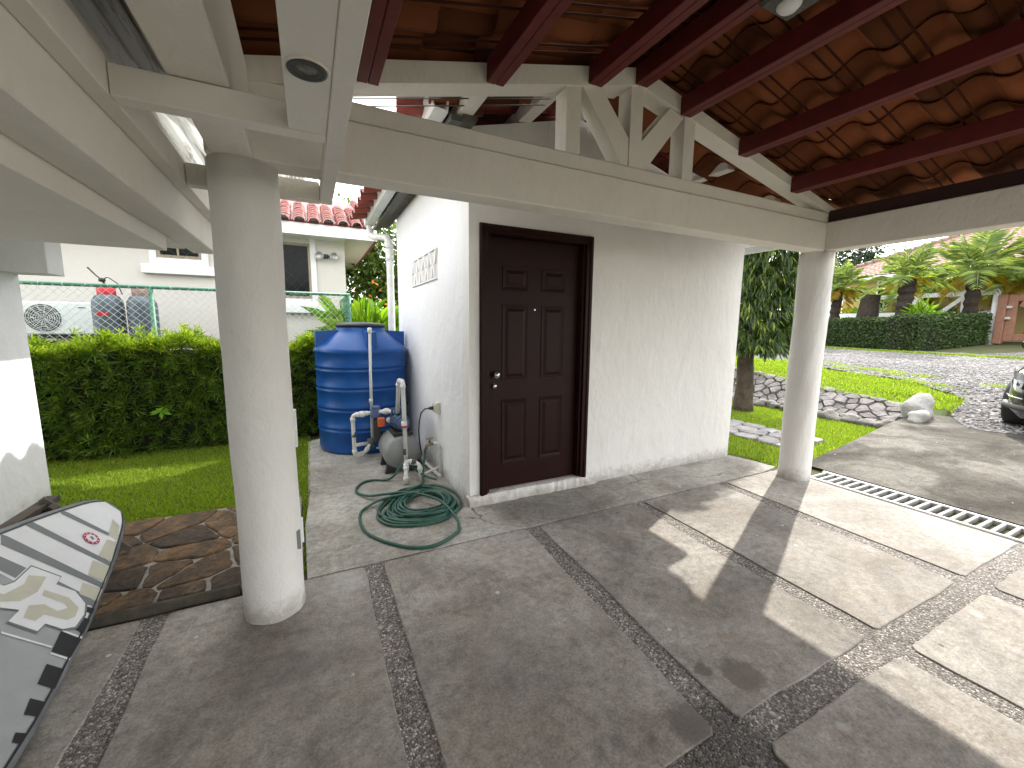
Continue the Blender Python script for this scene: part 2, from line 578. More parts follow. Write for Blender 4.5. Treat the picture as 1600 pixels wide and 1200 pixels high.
M['tank'] = mat('blue_polyethylene', (0.009, 0.082, 0.30), (0.005, 0.058, 0.24), 5, 0.36, 0.04, 9, 0.02, spec=0.3)
M['black'] = mat('black_plastic', (0.018, 0.018, 0.02), (0.03, 0.03, 0.03), 15, 0.45)
M['rubber'] = mat('black_rubber', (0.02, 0.02, 0.02), None, 15, 0.7)
M['pump_grey'] = mat('grey_pressure_tank_paint', (0.25, 0.26, 0.255), (0.21, 0.22, 0.215), 6, 0.38)
M['pump_blue'] = mat('dark_blue_motor_paint', (0.03, 0.07, 0.14), (0.02, 0.05, 0.10), 12, 0.4)
M['pump_blue2'] = mat('slate_blue_plastic', (0.10, 0.14, 0.28), (0.08, 0.11, 0.22), 12, 0.45)
M['orange'] = mat('orange_plastic', (0.62, 0.12, 0.035), (0.5, 0.09, 0.03), 12, 0.45)
M['hose'] = mat('green_garden_hose', (0.028, 0.105, 0.075), (0.018, 0.07, 0.05), 30, 0.42)
M['cord'] = mat('dark_green_cord', (0.02, 0.035, 0.04), None, 30, 0.5)
M['offwhite'] = mat('offwhite_plastic', (0.62, 0.62, 0.5), (0.55, 0.55, 0.45), 12, 0.45)
M['green_metal'] = mat('green_painted_pipe', (0.04, 0.17, 0.10), (0.09, 0.24, 0.16), 14, 0.45, rnd=0.1)
M['wire'] = mat('galvanised_wire', (0.46, 0.5, 0.5), (0.36, 0.4, 0.41), 25, 0.4, metal=0.35)
M['glass_dark'] = mat('dark_window_glass', (0.008, 0.009, 0.009), None, 3, 0.15, spec=0.1)
M['win_frame'] = mat('pale_bronze_window_frame', (0.33, 0.28, 0.19), (0.28, 0.23, 0.16), 8, 0.5)
M['stone'] = mat('brown_flagstone', (0.115, 0.076, 0.044), (0.055, 0.044, 0.032), 6, 0.7, 0.9, 22, 0.02, rnd=0.4, lo=0.3, hi=0.7)
def flagstone_mat():
    m = bpy.data.materials.new('brown_flagstone')
    nt, out, bs = nodes_of(m)
    co = objco(nt)
    n1 = nz(nt, 5.0, 9, 0.7, co, 0.8)
    n2 = nz(nt, 26.0, 9, 0.75, co, 0.4)
    col = ramp(nt, n1, [(0.3, (0.045, 0.038, 0.032)), (0.45, (0.085, 0.063, 0.043)), (0.58, (0.15, 0.098, 0.055)), (0.72, (0.20, 0.165, 0.125))])
    col = mixc(nt, 0.9, col, ramp(nt, n2, [(0.32, 0.4), (0.5, 1.0), (0.7, 1.5)]), 'MULTIPLY')
    oi = nt.nodes.new('ShaderNodeObjectInfo')
    col = mixc(nt, 1.0, col, ramp(nt, oi.outputs['Random'], [(0, (0.6, 0.62, 0.68)), (0.5, (1.0, 0.95, 0.9)), (1, (1.35, 1.2, 1.0))]), 'MULTIPLY')
    nt.links.new(col, bs.inputs['Base Color'])
    bs.inputs['Roughness'].default_value = 0.72
    bs.inputs['Specular IOR Level'].default_value = 0.25
    bump(nt, bs, math_(nt, 'ADD', n1, math_(nt, 'MULTIPLY', n2, 0.6)), 1.0, 0.02)
    return m
M['stone'] = flagstone_mat()
M['mortar'] = mat('grey_mortar', (0.33, 0.315, 0.28), (0.14, 0.13, 0.11), 9, 0.9, 0.8, 40, lo=0.42, hi=0.68)
M['step_edge'] = mat('mossy_step_edge', (0.10, 0.088, 0.066), (0.06, 0.055, 0.042), 14, 0.85, 0.7, 50)
M['bank_stone'] = mat('pale_pinkish_fieldstone', (0.175, 0.16, 0.155), (0.10, 0.091, 0.088), 5, 0.8, 0.8, 18, 0.03, rnd=0.3)
M['bank_joint'] = mat('dark_bank_joint', (0.055, 0.05, 0.045), (0.035, 0.032, 0.028), 14, 0.95, 0.6, 60)
M['path_stone'] = mat('pale_path_stone', (0.30, 0.288, 0.28), (0.19, 0.18, 0.172), 5, 0.8, 0.8, 14, 0.03, rnd=0.15)
M['rock_white'] = mat('whitewashed_rock', (0.42, 0.41, 0.385), (0.15, 0.142, 0.132), 5, 0.85, 0.9, 9, 0.05, lo=0.55, hi=0.8)
M['rock_grey'] = mat('grey_border_rock', (0.26, 0.245, 0.22), (0.12, 0.115, 0.10), 5, 0.85, 0.9, 12, 0.05, rnd=0.25)
M['soil'] = mat('lawn_soil', (0.055, 0.085, 0.018), (0.075, 0.062, 0.03), 3, 0.95, 0.5, 30)
M['soil2'] = mat('dark_soil', (0.05, 0.04, 0.025), (0.035, 0.03, 0.02), 6, 0.95, 0.6, 30)
M['grass'] = leaf_mat('lawn_grass_blades', (0.11, 0.195, 0.014), (0.25, 0.345, 0.026), 0.45, 0.55, (0.4, 0.38, 0.09))
M['hedge'] = leaf_mat('narrow_hedge_leaf', (0.03, 0.08, 0.011), (0.115, 0.19, 0.024), 0.35, 0.35, (0.22, 0.29, 0.035))
M['hedge_top'] = leaf_mat('sunlit_new_hedge_growth', (0.10, 0.18, 0.015), (0.26, 0.34, 0.03), 0.5, 0.4, (0.42, 0.46, 0.05))  # yellow-green new growth, colour raised to carry the sunlight on the hedge top
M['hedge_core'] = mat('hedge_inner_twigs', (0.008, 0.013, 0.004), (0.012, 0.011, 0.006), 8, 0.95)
M['hedge2'] = leaf_mat('small_hedge_leaf', (0.018, 0.042, 0.010), (0.045, 0.085, 0.016), 0.2, 0.5, (0.08, 0.11, 0.03))
M['broad'] = leaf_mat('broad_young_leaf', (0.16, 0.33, 0.03), (0.2, 0.38, 0.04), 0.4, 0.4)
M['drop_leaf'] = leaf_mat('drooping_tree_leaf', (0.022, 0.048, 0.009), (0.05, 0.092, 0.014), 0.3, 0.35, (0.24, 0.30, 0.03))
M['bark'] = mat('brown_bark', (0.10, 0.075, 0.05), (0.05, 0.038, 0.028), 9, 0.9, 1.0, 30, 0.03)
M['palm_bark'] = mat('dark_palm_trunk', (0.045, 0.032, 0.024), (0.025, 0.018, 0.014), 12, 0.9, 1.0, 25, 0.05)
M['frond'] = leaf_mat('grey_green_frond', (0.11, 0.17, 0.055), (0.25, 0.31, 0.11), 0.5, 0.3, (0.48, 0.52, 0.11))
M['frond_y'] = leaf_mat('yellowing_frond', (0.30, 0.27, 0.02), (0.42, 0.22, 0.015), 0.45, 0.45, (0.25, 0.3, 0.03))
M['strap'] = leaf_mat('bright_strap_leaf', (0.06, 0.16, 0.012), (0.2, 0.34, 0.025), 0.4, 0.35, (0.36, 0.46, 0.04))
M['flower'] = leaf_mat('orange_bract', (0.55, 0.12, 0.03), (0.6, 0.22, 0.05), 0.3, 0.45)
M['far_leaf'] = leaf_mat('far_tree_leaf', (0.035, 0.075, 0.014), (0.10, 0.17, 0.025), 0.3, 0.5, (0.2, 0.26, 0.05))
M['dark_leaf'] = leaf_mat('dark_tree_leaf', (0.012, 0.03, 0.012), (0.03, 0.06, 0.02), 0.2, 0.5)
M['yellow_wall'] = plaster('pale_yellow_wall', (0.46, 0.35, 0.14), 0.1, 0.1)
M['far_tile'] = mat('pinkish_roof_tile', (0.29, 0.2, 0.165), (0.19, 0.12, 0.095), 9, 0.75, rnd=0.2, isl=0.3)
M['fence_white'] = mat('white_fence_paint', (0.72, 0.73, 0.73), (0.6, 0.6, 0.6), 5, 0.6, 0.1, 40)
M['gate_brown'] = mat('reddish_brown_gate_paint', (0.27, 0.13, 0.085), (0.2, 0.095, 0.06), 7, 0.55, 0.3, 50)
M['car'] = mat('black_car_paint', (0.010, 0.010, 0.012), None, 3, 0.12, spec=0.6, coat=1.0)
M['car_trim'] = mat('car_silver_trim', (0.55, 0.56, 0.58), None, 5, 0.25, metal=0.8)
M['car_glass'] = mat('car_glass', (0.015, 0.017, 0.018), None, 3, 0.04, spec=0.7)
M['headlight'] = mat('headlight_lens', (0.10, 0.105, 0.115), (0.03, 0.033, 0.036), 12, 0.15, spec=0.4)
M['red_paint'] = mat('red_collar_paint', (0.55, 0.02, 0.03), None, 8, 0.45)
M['brown_paint'] = mat('faded_brown_collar_paint', (0.25, 0.15, 0.12), None, 8, 0.5)
M['cyl'] = mat('slate_grey_cylinder_paint', (0.085, 0.115, 0.135), (0.07, 0.09, 0.105), 6, 0.42)
M['ac'] = mat('white_air_conditioner', (0.68, 0.72, 0.70), (0.62, 0.66, 0.64), 5, 0.4)
M['b_grey'] = mat('board_deck_grey', (0.35, 0.365, 0.37), (0.31, 0.325, 0.33), 9, 0.45, 0.15, 200, 0.002)
M['b_white'] = mat('board_white', (0.78, 0.79, 0.79), (0.72, 0.73, 0.73), 9, 0.4, 0.1, 200, 0.002)
M['b_stripe'] = mat('board_stripe_grey', (0.19, 0.20, 0.205), None, 9, 0.45)
M['b_beige'] = mat('board_beige', (0.55, 0.53, 0.42), None, 9, 0.45)
M['b_black'] = mat('board_black', (0.012, 0.012, 0.013), None, 9, 0.5)
M['b_rail'] = mat('board_rail_grey', (0.13, 0.14, 0.15), (0.2, 0.21, 0.22), 6, 0.35)
M['b_red'] = mat('board_badge_red', (0.5, 0.02, 0.08), None, 9, 0.45)
M['dark_wood'] = mat('weathered_fascia', (0.07, 0.06, 0.05), (0.12, 0.10, 0.08), 8, 0.85, 0.5, 30)

def poly_mat():
    m = bpy.data.materials.new('dirty_translucent_sheet')
    nt, out, bs = nodes_of(m)
    co = objco(nt)
    mp = nt.nodes.new('ShaderNodeMapping')
    mp.inputs['Scale'].default_value = (11, 0.45, 1)
    nt.links.new(co, mp.inputs['Vector'])
    d = ramp(nt, nz(nt, 2.2, 8, 0.7, mp.outputs[0], 0.5), [(0.50, 0.0), (0.62, 1.0)])
    col = mixc(nt, d, (0.42, 0.42, 0.39), (0.06, 0.042, 0.02))
    nt.links.new(col, bs.inputs['Base Color'])
    bs.inputs['Roughness'].default_value = 0.4
    tr = nt.nodes.new('ShaderNodeBsdfTranslucent')
    nt.links.new(col, tr.inputs['Color'])
    mx = nt.nodes.new('ShaderNodeMixShader')
    mx.inputs[0].default_value = 0.55
    nt.links.new(bs.outputs[0], mx.inputs[1])
    nt.links.new(tr.outputs[0], mx.inputs[2])
    nt.links.new(mx.outputs[0], out.inputs['Surface'])
    return m
M['poly'] = poly_mat()

# ------------------------------------------------------------------ terrain
def sstep(a, b, x):
    t = min(1.0, max(0.0, (x - a) / (b - a)))
    return t * t * (3 - 2 * t)

def road_z(x):
    return 0.0 if x < 4.9 else 0.047 * (min(x, 34.0) - 4.9)

def upper_z(x, y):
    return road_z(x) + (0.07 + 0.115 * min(max(y - 3.1, 0.0), 3.2)) * (1 - sstep(9.6, 17.0, x))

def ground_z(x, y):
    """bare earth under lawns, road and yard"""
    if x < 4.9:
        return -0.035
    if y < 2.7:
        return road_z(x) - 0.03
    lower = -0.035
    if x <= 8.12:
        return lower
    if x < 8.95:
        t = (x - 8.12) / 0.83
        return lower + (upper_z(8.95, y) - 0.03 - lower) * t
    return upper_z(x, y) - 0.03

gx = [-400, -120, -40, -15, -6, -3, -1, 1.5, 4.0, 4.88, 4.9, 5.5, 6.2, 7, 7.6, 8.1, 8.12, 8.3, 8.54, 8.75, 8.95, 9.2, 9.6, 10.2, 11, 12, 13, 14, 15, 16, 17, 18, 20, 22, 26, 30, 34, 60, 120, 400]
gy = [-400, -120, -40, -15, -8, -4, -1, 1, 2.0, 2.68, 2.7, 3.1, 3.6, 4.2, 5, 5.7, 6.3, 7, 8.5, 10, 12, 15, 20, 30, 60, 120, 400]
g = B()
g.quadgrid([[(x, y, ground_z(x, y)) for x in gx] for y in gy], True)
ground = structure(g.done('ground', M['soil']))

def ribbon(name, A, Bc, nv, off, m, zf, kind='structure'):
    """surface between two matched polylines"""
    rows = []
    for (a, b) in zip(A, Bc):
        rows.append([(a[0] + (b[0] - a[0]) * k / nv, a[1] + (b[1] - a[1]) * k / nv, 0) for k in range(nv + 1)])
    rows = [[(p[0], p[1], zf(p[0], p[1]) + off) for p in r] for r in rows]
    g = B()
    g.quadgrid(rows, True)
    o = g.done(name, m)
    o['kind'] = kind
    return o

# driveway: sloping concrete in front of the drain, with a real edge
g = B()
dl = [(4.93, 2.50), (5.3, 2.58), (6.0, 2.66), (7.0, 2.78), (7.6, 2.86), (8.9, 2.96)]
dr = [(4.93, -5.0), (5.3, -5.0), (6.0, -5.0), (7.0, -5.0), (7.7, -5.0), (9.1, -5.0)]
rows = []
for a, b in zip(dl, dr):
    r = []
    for k in range(17):
        t = (k / 16) ** 1.6
        x = a[0] + (b[0] - a[0]) * t + (0.10 * math.sin(k * 2.1) if a[0] > 8 else 0)
        y = a[1] + (b[1] - a[1]) * t
        r.append((x, y, road_z(x)))
    rows.append(r)
g.quadgrid(rows, True)
edge = [(p[0][0], p[0][1], p[0][2] - 0.09) for p in rows]
g.quadgrid([[p[0] for p in rows], edge], False)
structure(g.done('driveway', M['drive']))

# gravel road
ys = [-14, -6, -2, 0, 1.2, 2.0, 2.6, 2.9, 3.3, 3.8, 4.5, 5.3, 6.2, 7.2, 8.5, 10, 13, 18, 30, 60]
def road_near(y):
    if y < 2.2:
        return 8.25
    pts = [(2.2, 8.3), (2.6, 8.9), (2.75, 9.9), (3.1, 10.7), (3.7, 11.2), (4.5, 11.3), (5.3, 11.0), (6.2, 11.2), (7.2, 11.5), (8.5, 12), (10, 12.6), (13, 14), (18, 16), (30, 20), (60, 30)]
    for (a, xa), (b, xb) in zip(pts, pts[1:]):
        if y <= b:
            return xa + (xb - xa) * (y - a) / (b - a)
    return 30
def road_far(y):
    return 19.3 + 0.16 * max(0, y - 5) + (0 if y > 3 else (3 - y) * 1.2)
ys2 = []
for a, b in zip(ys, ys[1:]):
    n = 3 if b < 15 else 2
    ys2 += [a + (b - a) * k / n for k in range(n)]
ys2.append(60)
def road_surf(x, y):
    return (upper_z(x, y) if y >= 2.7 else road_z(x) + (upper_z(x, 2.7) - road_z(x)) * sstep(1.0, 2.7, y) * sstep(8.6, 10.2, x)) + 0.018
ribbon('gravel_road', [(road_near(y) + 0.1 * math.sin(y * 5), y) for y in ys2], [(road_far(y), y) for y in ys2], 40, -0.012, M['gravel'], road_surf)
# second strip of gravel in front of the gate, beyond a thin grass line
ribbon('gravel_forecourt', [(19.75 + 0.16 * max(0, y - 5), y) for y in [-6, -2, 1, 3, 4.5, 5.5, 6.5, 7.2]], [(24 - 0.3 * max(0, y), y) if y < 5 else (20.6, y) for y in [-6, -2, 1, 3, 4.5, 5.5, 6.5, 7.2]], 6, -0.008, M['gravel'], road_surf)

# loose pebbles on the near road
n = 9000
px = nrg.uniform(8.2, 15.5, n)
py = nrg.uniform(-1.5, 9.5, n)
keep = np.array([x > road_near(y) + (nrg.random() ** 3) * -0.25 + 0.02 for x, y in zip(px, py)])
px, py = px[keep], py[keep]
pz = np.array([road_surf(x, y) for x, y in zip(px, py)])
sz = nrg.uniform(0.012, 0.036, len(px))
octv = np.array([[1, 0, 0], [0, 1, 0], [-1, 0, 0], [0, -1, 0], [0, 0, 0.7], [0, 0, -0.5]], float)
octf = np.array([[0, 1, 4], [1, 2, 4], [2, 3, 4], [3, 0, 4], [1, 0, 5], [2, 1, 5], [3, 2, 5], [0, 3, 5]])
ang = nrg.uniform(0, 6.28, len(px))
ca, sa = np.cos(ang), np.sin(ang)
ov = octv[None] * nrg.uniform(0.6, 1.3, (len(px), 6, 1)) * sz[:, None, None]
vx = ov[:, :, 0] * ca[:, None] - ov[:, :, 1] * sa[:, None] + px[:, None]
vy = ov[:, :, 0] * sa[:, None] + ov[:, :, 1] * ca[:, None] + py[:, None]
vz = ov[:, :, 2] + pz[:, None]
V = np.stack([vx, vy, vz], -1).reshape(-1, 3)
F = (octf[None] + (np.arange(len(px)) * 6)[:, None, None]).reshape(-1, 3)
o = finish('loose_gravel', np_mesh('loose_gravel', V, F), M['pebble'])
o['kind'] = 'stuff'
o['label'] = 'loose grey pebbles scattered over the gravel road'
o['category'] = 'gravel'

# ------------------------------------------------------------------ stone cells
def clip(poly, p, nrm):
    out = []
    for i in range(len(poly)):
        a, b = poly[i], poly[(i + 1) % len(poly)]
        da = (a[0] - p[0]) * nrm[0] + (a[1] - p[1]) * nrm[1]
        db = (b[0] - p[0]) * nrm[0] + (b[1] - p[1]) * nrm[1]
        if da <= 0:
            out.append(a)
        if da * db < 0:
            t = da / (da - db)
            out.append((a[0] + (b[0] - a[0]) * t, a[1] + (b[1] - a[1]) * t))
    return out

def cells(seeds, bound):
    res = []
    for i, s in enumerate(seeds):
        p = list(bound)
        for j, t in enumerate(seeds):
            if i == j:
                continue
            mid = ((s[0] + t[0]) / 2, (s[1] + t[1]) / 2)
            p = clip(p, mid, (t[0] - s[0], t[1] - s[1]))
            if len(p) < 3:
                break
        if len(p) >= 3:
            res.append(p)
    return res

def shrink(poly, d):
    n = len(poly)
    p = list(poly)
    area = sum(poly[i][0] * poly[(i + 1) % n][1] - poly[(i + 1) % n][0] * poly[i][1] for i in range(n))
    if area < 0:
        p = p[::-1]
    out = list(p)
    for i in range(n):
        a, b = p[i], p[(i + 1) % n]
        L = math.hypot(b[0] - a[0], b[1] - a[1])
        if L < 1e-6:
            continue
        nn = ((b[1] - a[1]) / L, -(b[0] - a[0]) / L)
        out = clip(out, (a[0] - nn[0] * d, a[1] - nn[1] * d), nn)
        if len(out) < 3:
            return []
    return out

def soften(poly, it=1, q=0.22):
    for _ in range(it):
        o = []
        for i in range(len(poly)):
            a, b = poly[i], poly[(i + 1) % len(poly)]
            o.append((a[0] + (b[0] - a[0]) * q, a[1] + (b[1] - a[1]) * q))
            o.append((a[0] + (b[0] - a[0]) * (1 - q), a[1] + (b[1] - a[1]) * (1 - q)))
        poly = o
    return poly

def stone_piece(name, poly, f3, h, m, parent, wob=0.004, rg=rng):
    """a stone with bevelled, slightly uneven top; f3(x, y, height) -> world point"""
    cx = sum(p[0] for p in poly) / len(poly)
    cy = sum(p[1] for p in poly) / len(poly)
    g = B()
    bm = g.bm
    n = len(poly)
    r0 = [bm.verts.new(f3(p[0], p[1], -0.02)) for p in poly]
    r1 = [bm.verts.new(f3(p[0] + rg.uniform(-wob, wob), p[1] + rg.uniform(-wob, wob), h * 0.45)) for p in poly]
    r2 = [bm.verts.new(f3(cx + (p[0] - cx) * 0.93, cy + (p[1] - cy) * 0.93, h + rg.uniform(-wob, wob))) for p in poly]
    c = bm.verts.new(f3(cx, cy, h + rg.uniform(-wob, wob)))
    for i in range(n):
        j = (i + 1) % n
        bm.faces.new((r0[i], r0[j], r1[j], r1[i]))
        bm.faces.new((r1[i], r1[j], r2[j], r2[i]))
        bm.faces.new((r2[i], r2[j], c))
    return g.done(name, m, parent)

# ------------------------------------------------------------------ carport floor: slabs between aggregate strips
g = B()
g.box(-2.2, 4.52, -5.0, 2.56, -0.2, -0.007)
floor = structure(g.done('carport_floor', M['agg']))

def slab_poly(x0, x1, y0, y1, xt0=None, xt1=None, rc=0.03):
    xt0 = x0 if xt0 is None else xt0
    xt1 = x1 if xt1 is None else xt1
    cs = [(x0, y0), (x1, y0), (xt1, y1), (xt0, y1)]
    pts = []
    for i in range(4):
        a, b = Vector(cs[i]), Vector(cs[(i + 1) % 4])
        d = (b - a)
        L = d.length
        d.normalize()
        nn = Vector((-d.y, d.x))
        k = max(2, int(L / 0.12))
        for q in range(k + 1):
            t = rc + (L - 2 * rc) * q / k
            w = rng.uniform(-0.004, 0.004) + 0.003 * math.sin(t * 7 + i)
            pts.append(tuple(a + d * t + nn * w))
    return pts

def slab(poly, m, parent, z0=-0.03, z1=0.0, name='concrete_slab'):
    g = B()
    bm = g.bm
    n = len(poly)
    cx = sum(p[0] for p in poly) / n
    cy = sum(p[1] for p in poly) / n
    def ins(p, d):
        v = Vector((cx - p[0], cy - p[1]))
        v.normalize()
        return (p[0] + v.x * d, p[1] + v.y * d)
    a = [bm.verts.new((p[0], p[1], z0)) for p in poly]
    b = [bm.verts.new((p[0], p[1], z1 - 0.003)) for p in poly]
    c = [bm.verts.new((*ins(p, 0.005), z1)) for p in poly]
    for i in range(n):
        j = (i + 1) % n
        bm.faces.new((a[i], a[j], b[j], b[i]))
        bm.faces.new((b[i], b[j], c[j], c[i]))
    bm.faces.new(c)
    return g.done(name, m, parent)

# strip centre positions (far end, near end) and half widths
sx_t = [-0.79, 0.297, 1.445, 2.50, 3.57]
sx_b = [-0.785, 0.285, 1.36, 2.445, 3.495]
hw = 0.058
XL, XR = -2.2, 4.50
def row(y0, y1, top, bot, rc):
    xs0 = [XL] + [v for s in bot for v in (s - hw, s + hw)] + [XR]
    xs1 = [XL] + [v for s in top for v in (s - hw, s + hw)] + [XR]
    for k in range(0, len(xs0), 2):
        slab(slab_poly(xs0[k], xs0[k + 1], y0, y1, xs1[k], xs1[k + 1], rc), M['slab'], floor)
row(0.863, 2.552, sx_t, sx_b, 0.022)
row(-1.05, 0.745, sx_b, sx_b, 0.028)
row(-2.95, -1.165, sx_b, sx_b, 0.028)
row(-4.9, -3.07, sx_b, sx_b, 0.028)

# apron: poured slab round the shed, jointed against the carport floor
g = B()
apron = structure(B().box(-0.08, 4.43, 2.56, 5.9, -0.2, -0.02).done('apron', M['apron']))
slab([(-0.085, 2.566), (0.6, 2.567), (1.2, 2.565), (2.2, 2.568), (3.3, 2.566), (4.25, 2.566), (4.55, 2.62), (4.52, 2.9), (4.44, 3.16), (3.0, 3.16), (1.16, 3.16), (1.16, 4.0), (-0.06, 4.02), (-0.10, 3.3)], M['apron'], apron, -0.05, 0.0, 'poured_slab')
slab([(-0.065, 4.026), (1.16, 4.008), (1.16, 5.9), (0.5, 5.9), (-0.04, 5.88), (-0.05, 5.0)], M['apron'], apron, -0.05, 0.0, 'poured_slab')

# drain channel with cross bars along the carport's open side
dr_t = thing('drain_grate', 'white framed metal drain grate along the driveway edge', 'drain', (4.7, -1, 0))
g = B()
g.box(4.50, 4.94, -5, 2.32, -0.25, -0.12)
g.done('channel', M['black'], dr_t)
for x0, x1 in ((4.535, 4.565), (4.85, 4.885)):
    B().box(x0, x1, -4.9, 2.31, -0.1, 0.006, 0.006).done('rail', M['trim_white'], dr_t)
bar = B().box(-0.143, 0.143, -0.0125, 0.0125, -0.045, 0.0, 0.004).mesh('bar')
bar.materials.append(mat('dull_grate_paint', (0.36, 0.36, 0.35), (0.26, 0.26, 0.25), 12, 0.6))
for k in range(95):
    finish('bar', bar, None, dr_t, mtx=Matrix.Translation((4.7075, 2.27 - k * 0.074, 0.004)))

# ------------------------------------------------------------------ carport
cp = thing('carport', 'open carport with round white columns, white gable truss and clay tile roof', 'carport', (2.05, 0, 0))

def column(cx, cy, r, top, parent):
    n = 40
    g = B()
    bm = g.bm
    rings = []
    zs = [-0.02, 0.004, 0.03, 0.10] + [0.10 + (top - 0.10) * k / 14 for k in range(1, 15)]
    ph = rng.uniform(0, 6)
    for i, z in enumerate(zs):
        rr = r * (1.03 if i < 2 else (1.012 if i == 2 else 1.0))
        ring = []
        for k in range(n):
            a = 2 * math.pi * k / n
            w = 0.0022 * math.sin(3 * a + z * 4 + ph) + 0.0016 * math.sin(7 * a - z * 9 + ph)
            ring.append(bm.verts.new((cx + (rr + w) * math.cos(a), cy + (rr + w) * math.sin(a), z)))
        rings.append(ring)
    for A, C in zip(rings, rings[1:]):
        for k in range(n):
            f = bm.faces.new((A[k], A[(k + 1) % n], C[(k + 1) % n], C[k]))
            f.smooth = True
    bm.faces.new(rings[-1])
    return g.done('column', M['plaster'], parent)

col_l = column(-0.235, 2.37, 0.142, 2.229, cp)
col_r = column(4.41, 2.355, 0.14, 2.229, cp)
# small white hinge plates on the pump side of the left column
for z0, z1, y in ((0.86, 1.06, 2.40), (0.33, 0.46, 2.385)):
    hp = B().box(-0.104, -0.082, y - 0.02, y + 0.025, z0, z1, 0.003).done('hinge_plate', M['trim_white'], col_l)
B().box(-0.112, -0.0945, 2.30, 2.325, 0.33, 0.43, 0.002).done('hinge_plate', M['pump_grey'], col_l)

# beams
B().box(-0.36, 4.328, 2.25, 2.41, 2.227, 2.474, 0.006).done('tie_beam', M['beam_white'], cp)
B().box(4.33, 4.49, -5.0, 2.41, 2.2275, 2.478, 0.006).done('side_beam', M['beam_white'], cp)
B().box(-0.34, -0.18, -5.0, 2.249, 2.229, 2.60, 0.006).done('side_beam', M['beam_white'], cp)
B().box(4.365, 4.455, -5.0, 2.40, 2.480, 2.588, 0.003).done('wall_plate', M['plate'], cp)

# gable truss above the tie beam
PK, SL, XC = 3.185, 0.238, 2.05
def ctop(x):
    return PK - SL * abs(x - XC)
tr = B().box(-0.36, 4.46, 2.268, 2.40, 2.476, 2.572, 0.008).done('truss', M['beam_white'], cp)
g = B()
cd = 0.105
g.xz([(-0.42, ctop(-0.42) - cd), (XC, PK - cd), (4.36, 2.573), (4.50, 2.573), (4.50, ctop(4.50)), (XC, PK), (-0.42, ctop(-0.42))], 2.262, 2.404)
g.done('top_chord', M['beam_white'], tr)
for x in (1.525, 2.025, 2.52):
    w = 0.052
    B().xz([(x - w, 2.57), (x + w, 2.57), (x + w, ctop(x + w) - cd + 0.004), (x - w, ctop(x - w) - cd + 0.004)], 2.272, 2.396).done('truss_post', M['beam_white'], tr)
for sgn in (-1, 1):
    pts = [(2.025 + sgn * 0.055, 2.571), (2.025 + sgn * 0.055, 2.745), (2.025 + sgn * 0.305, 3.012), (2.025 + sgn * 0.435, 2.975), (2.025 + sgn * 0.10, 2.571)]
    B().xz(pts, 2.278, 2.39).done('truss_brace', M['beam_white'], tr)

# purlins: paired red channels let into the truss chord
PUR = [0.32, 0.995, 1.67, 2.04, 2.455, 3.09, 3.79]
for x in PUR:
    zb = ctop(x) - 0.112
    p = B().box(x - 0.050, x - 0.0015, -5.0, 2.262, zb, zb + 0.115, 0.003).done('purlin', M['purlin'], cp)
    B().box(x + 0.0015, x + 0.050, -5.0, 2.262, zb + 0.001, zb + 0.114, 0.003).done('channel', M['purlin'], p)

# clay S-tiles
def s_tile_mesh(name, L, W, amp, th, n=12):
    g = B()
    bm = g.bm
    top, bot = [], []
    for i in (0, 1):
        rt, rb = [], []
        for k in range(n + 1):
            y = W * k / n
            z = amp * math.sin(2 * math.pi * y / 0.31) + (0.004 if k == n else 0)
            x = L * i
            rt.append(bm.verts.new((x, y, z + th + 0.022 * i)))
            rb.append(bm.verts.new((x, y, z + 0.022 * i)))
        top.append(rt)
        bot.append(rb)
    for k in range(n):
        for quad in ((top[0][k], top[1][k], top[1][k + 1], top[0][k + 1]), (bot[0][k], bot[0][k + 1], bot[1][k + 1], bot[1][k]),
                     (top[1][k], bot[1][k], bot[1][k + 1], top[1][k + 1]), (top[0][k], top[0][k + 1], bot[0][k + 1], bot[0][k])):
            f = bm.faces.new(quad)
            f.smooth = True
    bm.faces.new((top[0][0], bot[0][0], bot[1][0], top[1][0]))
    bm.faces.new((top[0][n], top[1][n], bot[1][n], bot[0][n]))
    me = g.mesh(name)
    return me

tile_me = s_tile_mesh('tile', 0.385, 0.325, 0.037, 0.011)
tile_me.materials.append(M['tile'])
sl_a = math.atan(SL)

def tile_roof(parent, me, xc, zc, slope, x_end_l, x_end_r, ys, course, base, limit=None):
    """lay tiles both ways from the ridge; returns how many"""
    a = math.atan(slope)
    c = 0
    rest = []
    for side, xe in ((1, x_end_r), (-1, x_end_l)):
        span = abs(xe - xc) / math.cos(a)
        nc = int(round(span / course))
        for i in range(nc):
            s = i * course
            for y in ys:
                s2 = s + rng.uniform(-0.006, 0.006)
                x = xc + side * s2 * math.cos(a)
                z = zc + base - s2 * math.sin(a) + rng.uniform(-0.003, 0.003)
                if side == 1:
                    rot = Matrix.Rotation(a, 4, 'Y')
                    yy = y
                else:
                    rot = Matrix.Rotation(math.pi, 4, 'Z') @ Matrix.Rotation(a, 4, 'Y')
                    yy = y + 0.31
                rot = rot @ Matrix.Rotation(rng.uniform(-0.008, 0.008), 4, 'Z') @ Matrix.Rotation(rng.uniform(-0.006, 0.006), 4, 'X')
                m = Matrix.Translation((x, yy + rng.uniform(-0.004, 0.004), z)) @ rot
                if limit is not None and y < limit:
                    rest.append(m)
                else:
                    finish('tile', me, None, parent, mtx=m)
                    c += 1
    return c, rest

roof = B().box(XC - 0.02, XC + 0.02, -5, 2.6, PK + 0.105, PK + 0.125).done('tile_roof', M['batten'], cp)
tys = [2.30 - 0.31 * k for k in range(24)]
cnt, rest = tile_roof(roof, tile_me, XC, PK, SL, -0.55, 4.70, tys, 0.298, 0.062, -0.6)
